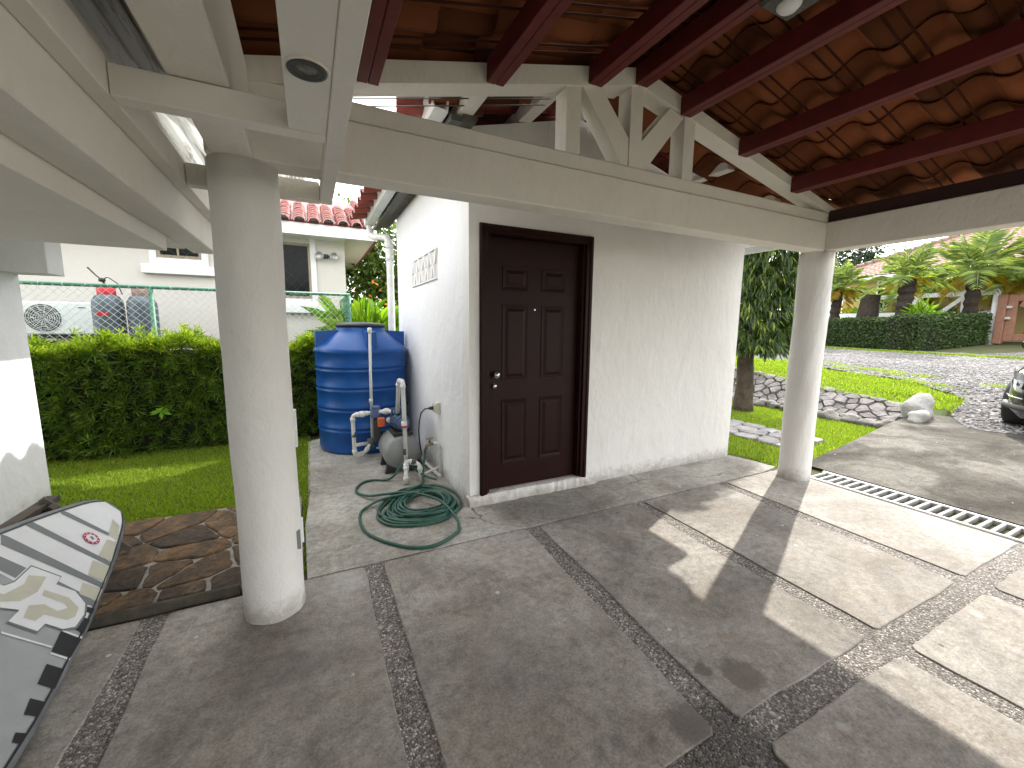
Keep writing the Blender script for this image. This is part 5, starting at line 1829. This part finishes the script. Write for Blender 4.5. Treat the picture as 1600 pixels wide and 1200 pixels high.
o = rock('white_rock', (8.22, 2.74, 0.21), (0.17, 0.12, 0.11), M['rock_white'], 9)
tag(o, 'smaller whitewashed rock at the driveway corner below the large one', 'rock')

# ------------------------------------------------------------------ drooping-leaved tree behind the storeroom
def tree_leaves(name, P, D, N, L, W, m, parent, droop=0.1):
    return finish(name, leaf_mesh(name, P, D, N, L, W, 0.12, droop), m, parent, kind='stuff')
te = thing('weeping_tree', 'dark drooping-leaved tree between storeroom and right column', 'tree', (7.35, 4.95, -0.03))
g = B()
g.tube([(7.32, 4.92, -0.1), (7.33, 4.93, 0.1), (7.37, 4.95, 0.5), (7.36, 4.98, 0.95), (7.42, 5.0, 1.5), (7.45, 5.02, 2.8), (7.48, 5.02, 4.2)], [0.21, 0.17, 0.145, 0.14, 0.12, 0.09, 0.05], 12)
rt = random.Random(9)
for k in range(26):
    z = 1.2 + k * 0.11
    a = k * 2.4
    L = 0.8 + rt.uniform(-0.2, 0.2)
    g.tube([(7.43, 5.0, z), (7.43 + 0.5 * L * math.cos(a), 5.0 + 0.5 * L * math.sin(a), z + 0.12), (7.43 + L * math.cos(a), 5.0 + L * math.sin(a), z - 0.05)], [0.03, 0.018, 0.006], 6)
g.done('trunk', M['bark'], te)
r = np.random.default_rng(21)
n = 2600
z = r.uniform(1.15, 4.7, n)
a = r.uniform(0, 2 * np.pi, n)
rm = 1.02 * np.sqrt(np.clip(1 - ((z - 2.4) / 2.9) ** 2, 0.05, 1)) * (0.86 + 0.14 * np.sin(3 * a + z * 2.3))
rad = rm * np.sqrt(r.uniform(0.25, 1.0, n))
CPt = np.column_stack([7.47 + rad * np.cos(a), 5.0 + rad * np.sin(a), z])
lv = 9
P = np.repeat(CPt, lv, 0) + r.normal(0, 0.035, (n * lv, 3))
out = np.column_stack([np.cos(a), np.sin(a), np.zeros(n)])
D = np.repeat(out, lv, 0) * 0.45 + r.normal(0, 0.38, (n * lv, 3)) + np.array([0, 0, -0.95])
N = np.repeat(out, lv, 0) + np.array([0, 0, 0.5]) + r.normal(0, 0.4, (n * lv, 3))
tree_leaves('crown', P, D, N, r.uniform(0.12, 0.21, n * lv), r.uniform(0.024, 0.038, n * lv), M['drop_leaf'], te, 0.12)

# ------------------------------------------------------------------ clipped hedge across the road
h2 = thing('clipped_hedge', 'low dark clipped hedge on the far side of the gravel road', 'hedge', (21, 8, 0.7))
HL = [(25.6, 20.0), (22.3, 12.0), (20.55, 7.25), (22.6, 6.95), (25.7, 6.75)]
HP = []
r = np.random.default_rng(33)
for (a, b), topz in zip(zip(HL, HL[1:]), (1.98, 1.95, 2.05, 2.15)):
    a, b = np.array(a), np.array(b)
    d = b - a
    Ls = np.linalg.norm(d)
    d = d / Ls
    nn = np.array([-d[1], d[0]])
    if nn[0] < 0 and abs(nn[0]) > abs(nn[1]):
        nn = -nn
    if abs(nn[1]) > abs(nn[0]) and nn[1] < 0:
        nn = -nn
    w_ = 0.95
    g = B()
    q = [a + nn * 0.05, b + nn * 0.05, b + nn * w_, a + nn * w_]
    g.prism([tuple(v) for v in q], lambda p: (p[0], p[1], road_z(p[0]) - 0.1), lambda p: (p[0], p[1], topz - 0.06))
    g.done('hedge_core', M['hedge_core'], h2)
    k = int(1500 * Ls) if Ls < 6 else int(1100 * Ls)
    t = r.uniform(0, Ls, k)
    f = r.random(k)
    s = np.where(f < 0.6, r.normal(0.0, 0.03, k), np.where(f < 0.93, r.uniform(0, w_, k), w_ + r.normal(0, 0.03, k)))
    zz = np.where((f < 0.6) | (f >= 0.93), r.uniform(0.0, 1.0, k), 1.0)
    xy = a[None] + d[None] * t[:, None] + nn[None] * s[:, None]
    gz_ = np.array([road_z(v) for v in xy[:, 0]])
    z = gz_ + 0.02 + (topz - gz_) * zz + r.normal(0, 0.03, k) + np.where(zz == 1.0, 0.02 * np.sin(t * 3), 0)
    for tt in (0.0, Ls):
        ke = 700
        xe = a[None] + d[None] * (tt + r.normal(0, 0.02, (ke, 1))) + nn[None] * r.uniform(0, w_, (ke, 1))
        HP.append((np.column_stack([xe, np.array([road_z(v) for v in xe[:, 0]]) + r.uniform(0, 1, ke) * (topz - 0.75)]), np.tile(np.array([d[0] if tt else -d[0], d[1] if tt else -d[1], 0.6]), (ke, 1))))
    HP.append((np.column_stack([xy, z]), np.tile(np.array([-nn[0], -nn[1], 0.8]), (k, 1))))
P = np.concatenate([p for p, _ in HP])
N = np.concatenate([q for _, q in HP]) + r.normal(0, 0.5, P.shape)
D = r.normal(0, 0.8, P.shape) + N * 0.5
finish('hedge_leaves', leaf_mesh('hedge_leaves', P, D, N, r.uniform(0.06, 0.11, len(P)), r.uniform(0.04, 0.06, len(P)), 0.1), M['hedge2'], h2, kind='stuff')

# ------------------------------------------------------------------ white ranch fence, one thing with posts and rails
wf = thing('ranch_fence', 'white timber ranch fence behind the clipped hedge', 'fence', (23, 8, 0.9))
FP = [(26.3, 16.5), (26.0, 12.95), (26.0, 9.34), (26.0, 7.68), (26.0, 6.75)]
def fz(x):
    return road_z(x)
for (x, y) in FP:
    B().box(x - 0.09, x + 0.09, y - 0.09, y + 0.09, 0.9, 3.28, 0.01).done('post', M['fence_white'], wf)
for (a, b), vp in zip(zip(FP, FP[1:]), (0, 0, 1, 0)):
    for z in ((3.14, 2.28) if not vp else (3.14,)):
        B().bar((a[0], a[1], z), (b[0], b[1], z), 0.05, 0.2).done('rail', M['fence_white'], wf)
    if vp:
        mid = ((a[0] + b[0]) / 2, (a[1] + b[1]) / 2)
        B().bar((a[0] - 0.04, a[1], 3.05), (mid[0] - 0.04, mid[1], 2.22), 0.04, 0.16).done('brace', M['fence_white'], wf)
        B().bar((b[0] - 0.04, b[1], 3.05), (mid[0] - 0.04, mid[1], 2.22), 0.04, 0.16).done('brace', M['fence_white'], wf)

# gate
gt2 = thing('timber_gate', 'reddish brown timber gate with diagonal brace at the right edge', 'gate', (26, 5, 1.0))
GX, GY0, GY1, GZ0, GZ1 = 26.0, 6.45, 3.2, 1.12, 3.0
B().box(GX - 0.22, GX + 0.10, GY0 - 0.05, GY0 + 0.20, 1.0, GZ1 + 0.02, 0.015).done('stile', M['gate_brown'], gt2)
B().box(GX - 0.06, GX + 0.06, GY0 - 0.32, GY0 - 0.052, GZ0, GZ1, 0.01).done('stile', M['gate_brown'], gt2)
B().box(GX - 0.06, GX + 0.06, GY1, GY1 + 0.24, GZ0, GZ1, 0.01).done('stile', M['gate_brown'], gt2)
B().box(GX - 0.055, GX + 0.055, GY1 + 0.242, GY0 - 0.322, GZ1 - 0.26, GZ1 - 0.01, 0.01).done('rail', M['gate_brown'], gt2)
B().box(GX - 0.055, GX + 0.055, GY1 + 0.242, GY0 - 0.322, GZ0 + 0.01, GZ0 + 0.28, 0.01).done('rail', M['gate_brown'], gt2)
B().bar((GX, GY0 - 0.40, GZ1 - 0.36), (GX, GY1 + 0.3, GZ0 + 0.35), 0.08, 0.22).done('brace', M['gate_brown'], gt2)
for z in (2.0, 2.45):
    B().box(GX - 0.24, GX - 0.065, GY0 - 0.20, GY0 - 0.06, z, z + 0.10, 0.01).done('hinge', M['rock_white'], gt2)

# ------------------------------------------------------------------ palms
def palm(name, x, y, z0, ztop, rad, nf, label, seed, trunk_r=0.2, yellow=6):
    t = thing(name, label, 'palm', (x, y, z0), 'palms behind the clipped hedge')
    r_ = random.Random(seed)
    g = B()
    k = 18
    pts, rr = [], []
    for i in range(k + 1):
        zz = z0 + (ztop - z0) * i / k
        pts.append((x + 0.03 * math.sin(i), y, zz))
        rr.append(trunk_r * (0.86 + 0.2 * (i % 2)) * (1.1 if i > k - 4 else 1))
    g.tube(pts, rr, 10, smooth=False)
    g.done('trunk', M['palm_bark'], t)
    for part_name, cnt_, m_, lo, hi, ln in (('crown', nf, M['frond'], 0.15, 1.4, 1.08), ('dry_fronds', yellow, M['frond_y'], -0.5, 0.25, 0.5)):
        Pq, Dq, Nq, Lq, Wq = [], [], [], [], []
        rc_ = B()
        for i in range(cnt_):
            az = i * 2.39996 + r_.uniform(-0.3, 0.3)
            el = lo + (hi - lo) * ((i + 0.5) / cnt_) + r_.uniform(-0.12, 0.12)
            Lf = rad * ln * r_.uniform(0.85, 1.15)
            dirh = Vector((math.cos(az), math.sin(az), 0))
            prev = None
            line = []
            for j in range(17):
                s = j / 16
                horiz = Lf * s * math.cos(el) * (1 - 0.12 * s)
                vert = Lf * s * math.sin(el) - Lf * 0.58 * s * s * max(0.3, math.cos(el))
                line.append(Vector((x, y, ztop)) + dirh * horiz + Vector((0, 0, vert)))
            rc_.tube(line[::4], [0.02, 0.016, 0.012, 0.008, 0.004], 4)
            side = Vector((-dirh.y, dirh.x, 0))
            for j in range(2, 17):
                tan = (line[j] - line[j - 1]).normalized()
                for sub in (0.0, 0.5) if j > 5 else (0.0,):
                    base = line[j - 1].lerp(line[j], sub)
                    for sg in (-1, 1):
                        dd = (side * sg * 0.9 + tan * 0.75 + Vector((0, 0, r_.uniform(-0.15, 0.3)))).normalized()
                        sj = (j + sub) / 17
                        Pq.append(base[:])
                        Dq.append(dd[:])
                        Nq.append((side.cross(tan) + Vector((r_.uniform(-0.4, 0.4), r_.uniform(-0.4, 0.4), 0.6)))[:])
                        Lq.append(rad * 0.26 * math.sin(math.pi * min(0.97, 0.12 + 0.85 * sj)) + 0.05)
                        Wq.append(0.02)
        o_ = finish(part_name, leaf_mesh(part_name, np.array(Pq), np.array(Dq), np.array(Nq), np.array(Lq), np.array(Wq), 0.08, 0.25), m_, t)
        rc_.done('frond_ribs', m_, o_)
    return t
palm('palm', 22.5, 10.95, 0.8, 3.35, 1.8, 24, 'leftmost palm, just right of the right column', 3, 0.2, 6)
palm('palm', 22.3, 8.35, 0.8, 3.6, 1.75, 24, 'palm left of the V-braced white fence panel', 5, 0.27, 3)
palm('palm', 25.3, 7.28, 0.9, 3.85, 2.5, 28, 'largest palm, standing beside the brown gate', 8, 0.24, 4)
palm('palm', 26.9, 9.9, 0.9, 3.3, 2.0, 26, 'yellowish palm behind the white fence between two greener palms', 12, 0.16, 9)
palm('palm', 27.0, 5.9, 1.0, 3.6, 2.4, 28, 'tall yellow-green palm behind the brown gate', 15, 0.18, 12)
st = thing('palm_stump', 'dark thick palm stump in front of the white fence', 'palm stump', (22.3, 9.6, 0.8))
g = B()
g.tube([(22.3, 9.6, 0.8), (22.3, 9.6, 1.6), (22.3, 9.58, 2.2), (22.32, 9.57, 2.7), (22.33, 9.55, 3.05)], [0.42, 0.40, 0.38, 0.33, 0.34], 14, smooth=False)
g.done('trunk', M['palm_bark'], st)
# bushes behind the fence
def bush(name, label, c, s, nl, m, L, W, seed, cat='bush'):
    t = thing(name, label, cat, (c[0], c[1], c[2] - s[2]))
    r = np.random.default_rng(seed)
    d = unit(r.normal(0, 1, (nl, 3)))
    rad = r.uniform(0.55, 1.0, (nl, 1)) * (0.85 + 0.2 * np.sin(d[:, :1] * 5 + seed) * np.sin(d[:, 1:2] * 4))
    P = np.array(c) + d * rad * np.array(s)
    D = d + r.normal(0, 0.5, d.shape)
    finish('foliage', leaf_mesh('foliage', P, D, d + r.normal(0, 0.5, d.shape) + np.array([0, 0, 0.5]), r.uniform(0.7 * L, 1.3 * L, nl), r.uniform(0.7 * W, 1.3 * W, nl), 0.1, 0.1), m, t, kind='stuff')
    g = B()
    g.tube([(c[0], c[1], c[2] - s[2] * 1.4), (c[0], c[1], c[2] + s[2] * 0.3)], [0.06, 0.02], 6)
    g.done('stem', M['bark'], t)
    return t
bush('bush', 'bright low shrub row seen between the white rails behind the stump', (26.9, 12.0, 2.3), (0.5, 2.6, 0.5), 2600, M['strap'], 0.14, 0.05, 3)
bush('bush', 'low green shrub behind the V-braced white fence panel', (26.9, 8.5, 2.1), (0.4, 1.4, 0.55), 2400, M['far_leaf'], 0.12, 0.05, 4)
bush('bush', 'leafy bright green plant at the foot of the second palm', (22.4, 7.85, 1.95), (0.4, 0.45, 0.6), 380, M['strap'], 0.5, 0.07, 6)
bush('bush', 'dry orange-yellow shrub under the largest palm', (27.0, 7.0, 3.3), (0.4, 0.6, 0.45), 500, M['frond_y'], 0.4, 0.05, 7)

# ------------------------------------------------------------------ yellow house far behind the palms
yh = thing('yellow_house', 'pale yellow house with pinkish tiled hip roof behind the palms', 'house', (30, 6, 1))
B().box(28.0, 28.3, -4.0, 13.3, 0.9, 4.35).done('wall', M['yellow_wall'], yh)
B().box(28.301, 38.0, 13.0, 13.3, 0.9, 4.35).done('wall', M['yellow_wall'], yh)
w = B().box(27.93, 27.999, 10.95, 11.75, 2.6, 4.2, 0.01).done('window', M['fence_white'], yh)
B().box(27.915, 27.929, 11.05, 11.32, 2.7, 4.1).done('pane', M['glass_dark'], w)
B().box(27.915, 27.929, 11.38, 11.65, 2.7, 4.1).done('pane', M['glass_dark'], w)
B().box(27.85, 27.928, 10.85, 11.85, 2.50, 2.598).done('sill', M['fence_white'], w)
# wavy tiled planes: front slope and left hip
EX, EZ2, RX, RZ = 27.3, 4.38, 33.0, 7.0
YE0, YR0 = 14.4, 9.4
g = B()
rows = []
nc = 26
for i in range(nc + 1):
    for step in (0, 1):
        t = min(1.0, (i + step) / nc) if step else i / nc
        x = EX + (RX - EX) * t
        zz = EZ2 + (RZ - EZ2) * t + (0.05 if step == 0 else 0.0)
        ymax = YE0 + (YR0 - YE0) * t
        row_ = []
        ny = 150
        for k in range(ny + 1):
            y = -4.0 + (ymax + 4.0) * k / ny
            row_.append((x, y, zz + 0.045 * abs(math.sin(y * math.pi / 0.30))))
        rows.append(row_)
g.quadgrid(rows, False)
g.done('roof', M['far_tile'], yh)
g = B()
rows = []
for i in range(15):
    t = i / 14
    x = EX + (RX - EX) * t
    y = YE0 + (YR0 - YE0) * t
    zz = EZ2 + (RZ - EZ2) * t
    rows.append([(x, y, zz + 0.05), (2 * RX - x, y, zz + 0.05)])
g.quadgrid(rows, False)
g.done('roof_end', M['far_tile'], yh)
g = B()
for i in range(20):
    t0, t1 = i / 20, (i + 1.1) / 20
    g.tube([(EX + (RX - EX) * t0, YE0 + (YR0 - YE0) * t0, EZ2 + (RZ - EZ2) * t0 + 0.1), (EX + (RX - EX) * t1, YE0 + (YR0 - YE0) * t1, EZ2 + (RZ - EZ2) * t1 + 0.08)], [0.13, 0.1], 8)
g.done('hip_tiles', M['far_tile'], yh)
B().box(27.25, 27.33, -4, 14.4, 4.2, 4.40).done('fascia', M['fence_white'], yh)

# ------------------------------------------------------------------ background trees
def round_tree(name, label, x, y, z0, ht, rad, nl, m, L, seed, cat='tree'):
    t = thing(name, label, cat, (x, y, z0))
    r_ = random.Random(seed)
    g = B()
    g.tube([(x, y, z0 - 0.3), (x + 0.1, y, z0 + ht * 0.35), (x, y + 0.1, z0 + ht * 0.7)], [0.05 * ht * 0.6, 0.03 * ht, 0.012 * ht], 8)
    for k in range(8):
        a = k * 2.4
        zz = z0 + ht * (0.3 + 0.05 * k)
        g.tube([(x, y, zz), (x + rad * 0.7 * math.cos(a), y + rad * 0.7 * math.sin(a), zz + ht * 0.18)], [0.015 * ht, 0.005 * ht], 6)
    g.done('trunk', M['bark'], t)
    r = np.random.default_rng(seed)
    nb_ = 26
    bc_ = []
    for k in range(nb_):
        a = r.uniform(0, 6.28)
        q = rad * math.sqrt(r.uniform(0.05, 1)) * 0.75
        bc_.append((x + q * math.cos(a), y + q * math.sin(a), z0 + ht * r.uniform(0.42, 0.95), rad * r.uniform(0.22, 0.42)))
    bc_ = np.array(bc_)
    i = r.integers(0, nb_, nl)
    d = unit(r.normal(0, 1, (nl, 3)))
    P = bc_[i, :3] + d * (bc_[i, 3] * r.uniform(0.5, 1.05, nl))[:, None]
    D = d + r.normal(0, 0.6, d.shape)
    finish('crown', leaf_mesh('crown', P, D, d + np.array([0, 0, 0.7]) + r.normal(0, 0.5, d.shape), r.uniform(0.7 * L, 1.3 * L, nl), r.uniform(0.35 * L, 0.6 * L, nl), 0.1, 0.1), m, t, kind='stuff')
    return t
round_tree('tree', 'dark tree rising behind the far roof just right of the column', 40, 19.3, 1.6, 7.2, 3.2, 5200, M['dark_leaf'], 0.32, 41)
round_tree('tree', 'second dark tree behind the far roof, close beside the first', 42, 23.5, 1.6, 6.6, 2.8, 4200, M['dark_leaf'], 0.32, 42)
round_tree('tree', 'green tree behind the neighbouring house corner and downpipe', 2.2, 13.5, 0, 4.9, 2.2, 7000, M['far_leaf'], 0.2, 43)
round_tree('tree', 'tree partly hidden behind the white storeroom roof', 5.5, 16, 0, 5.4, 2.6, 5000, M['far_leaf'], 0.24, 44)
round_tree('tree', 'dense green tree behind the weeping tree beyond the storeroom', 12.5, 14.5, 0.8, 4.6, 2.4, 6000, M['far_leaf'], 0.2, 46)

# ------------------------------------------------------------------ strap-leaved clump with orange bracts beside the tank
sc_ = thing('ginger_clump', 'bright strap-leaved clump with orange flowers beyond the blue tank', 'plant', (1.0, 7.9, 0))
r = np.random.default_rng(71)
n = 420
a = r.uniform(0, 6.28, n)
q = np.sqrt(r.uniform(0, 1, n)) * 0.55
P = np.column_stack([0.98 + q * np.cos(a), 7.9 + q * np.sin(a), r.uniform(0.6, 1.55, n)])
D = np.column_stack([np.cos(a) * 0.55, np.sin(a) * 0.55, np.full(n, 0.9)]) + r.normal(0, 0.28, (n, 3))
N = np.column_stack([np.cos(a), np.sin(a), np.full(n, 0.4)]) * -1 + r.normal(0, 0.3, (n, 3))
finish('leaves', leaf_mesh('leaves', P, D, N, r.uniform(0.5, 0.95, n), r.uniform(0.055, 0.09, n), 0.15, 0.3), M['strap'], sc_, kind='stuff')
n = 22
P = np.column_stack([r.uniform(0.75, 1.4, n), r.uniform(7.5, 8.2, n), r.uniform(1.6, 2.25, n)])
finish('flowers', leaf_mesh('flowers', P, r.normal(0, 0.6, (n, 3)) + np.array([0, 0, 0.6]), r.normal(0, 1, (n, 3)), 0.09, 0.04, 0.1), M['flower'], sc_, kind='stuff')

# ------------------------------------------------------------------ black car at the right edge
ca_ = thing('car', 'black car with pale headlight parked on the gravel at the right edge', 'car', (10.4, 1.05, 0.26))
CM = Matrix.Translation((8.30, 1.16, road_z(8.36) - 0.02)) @ Matrix.Rotation(-math.atan(0.047), 4, 'Y')
def cpt(l, w, z):
    return CM @ Vector((l, w, z))
# stations: length, half width, sill z, belt z, hood/top z
ST = [(0.00, 0.42, 0.34, 0.56, 0.60), (0.06, 0.62, 0.25, 0.62, 0.70), (0.16, 0.74, 0.21, 0.68, 0.80), (0.34, 0.82, 0.20, 0.74, 0.88), (0.60, 0.86, 0.20, 0.80, 0.93), (1.0, 0.88, 0.20, 0.86, 0.99), (1.35, 0.885, 0.20, 0.92, 1.04), (2.0, 0.89, 0.20, 0.96, 1.05), (3.0, 0.89, 0.20, 0.98, 1.06), (3.7, 0.875, 0.22, 1.0, 1.07), (4.05, 0.83, 0.26, 0.98, 1.05), (4.2, 0.72, 0.36, 0.9, 0.98)]
rows = []
for (l, hw_, zs_, zb_, zt_) in ST:
    pr = [(-hw_ * 0.86, zs_), (-hw_ * 0.98, zs_ + 0.10), (-hw_, (zs_ + zb_) / 2), (-hw_ * 0.98, zb_ - 0.04), (-hw_ * 0.93, zb_ + 0.03), (-hw_ * 0.78, zt_ - 0.03), (-hw_ * 0.45, zt_), (0, zt_ + 0.01)]
    pr = pr + [(-w, z) for (w, z) in reversed(pr[:-1])]
    rows.append([cpt(l, w, z) for (w, z) in pr])
g = B()
g.quadgrid(rows, True)
for r_ in (rows[0], rows[-1]):
    g.bm.faces.new([g.bm.verts.new(p) for p in r_])
cb = g.done('body', M['car'], ca_)
# cabin
CB = [(1.25, 0.80, 1.02, 1.03), (1.9, 0.76, 1.04, 1.46), (2.3, 0.74, 1.05, 1.54), (3.2, 0.74, 1.06, 1.54), (3.75, 0.74, 1.06, 1.42), (4.1, 0.74, 1.04, 1.06)]
rows = []
for (l, hw_, z0_, z1_) in CB:
    rows.append([cpt(l, s * hw_ * k, z0_ + (z1_ - z0_) * t) for (s, k, t) in ((-1, 1.0, 0), (-1, 0.9, 0.7), (-1, 0.78, 0.96), (0, 0, 1.02), (1, 0.78, 0.96), (1, 0.9, 0.7), (1, 1.0, 0))])
g = B()
g.quadgrid(rows, True)
g.done('cabin', M['car'], ca_)
for s in (-1, 1):
    g = B()
    g.bm.faces.new([g.bm.verts.new(cpt(l, s * w, z)) for (l, w, z) in ((1.62, 0.795, 1.06), (3.7, 0.75, 1.08), (3.5, 0.70, 1.38), (2.2, 0.695, 1.42))])
    g.done('side_window', M['car_glass'], ca_)
g = B()
g.bm.faces.new([g.bm.verts.new(cpt(l, w, z)) for (l, w, z) in ((1.30, -0.66, 1.06), (1.30, 0.66, 1.06), (1.92, 0.58, 1.475), (1.92, -0.58, 1.475))])
g.done('windscreen', M['car_glass'], ca_)
for s in (-1, 1):
    # headlight: swept lens wrapping the corner
    g = B()
    q = [[(0.10, 0.50, 0.66), (0.17, 0.62, 0.665), (0.30, 0.735, 0.69), (0.50, 0.80, 0.75)], [(0.12, 0.50, 0.74), (0.20, 0.63, 0.765), (0.34, 0.75, 0.81), (0.56, 0.80, 0.855)]]
    g.quadgrid([[cpt(l - 0.035, s * (w + 0.035), z + 0.02) for (l, w, z) in row_] for row_ in q], True)
    g.done('headlight', M['headlight'], ca_)
    g = B()
    g.tube([cpt(-0.01, s * 0.10, 0.475), cpt(0.02, s * 0.45, 0.475), cpt(0.09, s * 0.66, 0.48), cpt(0.20, s * 0.775, 0.49), cpt(0.32, s * 0.825, 0.50)], 0.010, 6)
    g.done('chrome_strip', M['car_trim'], ca_)
    g = B()
    g.tube([cpt(-0.01, s * 0.05, 0.36), cpt(0.01, s * 0.45, 0.36), cpt(0.09, s * 0.68, 0.36), cpt(0.22, s * 0.79, 0.37), cpt(0.36, s * 0.84, 0.375)], 0.040, 8)
    g.done('bumper_trim', M['grey_metal'], ca_)
    for l in (0.78, 3.40):
        wm = CM @ Matrix.Translation((l, s * 0.80, 0.33)) @ Matrix.Rotation(math.pi / 2, 4, 'X')
        tyre = B().lathe([(0.20, -0.10), (0.31, -0.10), (0.33, -0.07), (0.33, 0.07), (0.31, 0.10), (0.20, 0.10)], (0, 0, 0), 32, mtx=wm, cap=False).done('wheel', M['rubber'], ca_)
        B().lathe([(0.0, -0.06), (0.05, -0.07), (0.20, -0.085), (0.21, 0.085), (0.05, 0.07), (0.0, 0.06)], (0, 0, 0), 24, mtx=wm, cap=False).done('rim', M['car_trim'], tyre)
    mr = B().box(1.50, 1.62, s * 0.90, s * 1.04, 1.03, 1.15, 0.03, 2, CM).done('wing_mirror', M['car'], ca_)
B().box(-0.012, 0.02, -0.34, 0.34, 0.50, 0.59, 0.008, 1, CM).done('grille', M['black'], ca_)
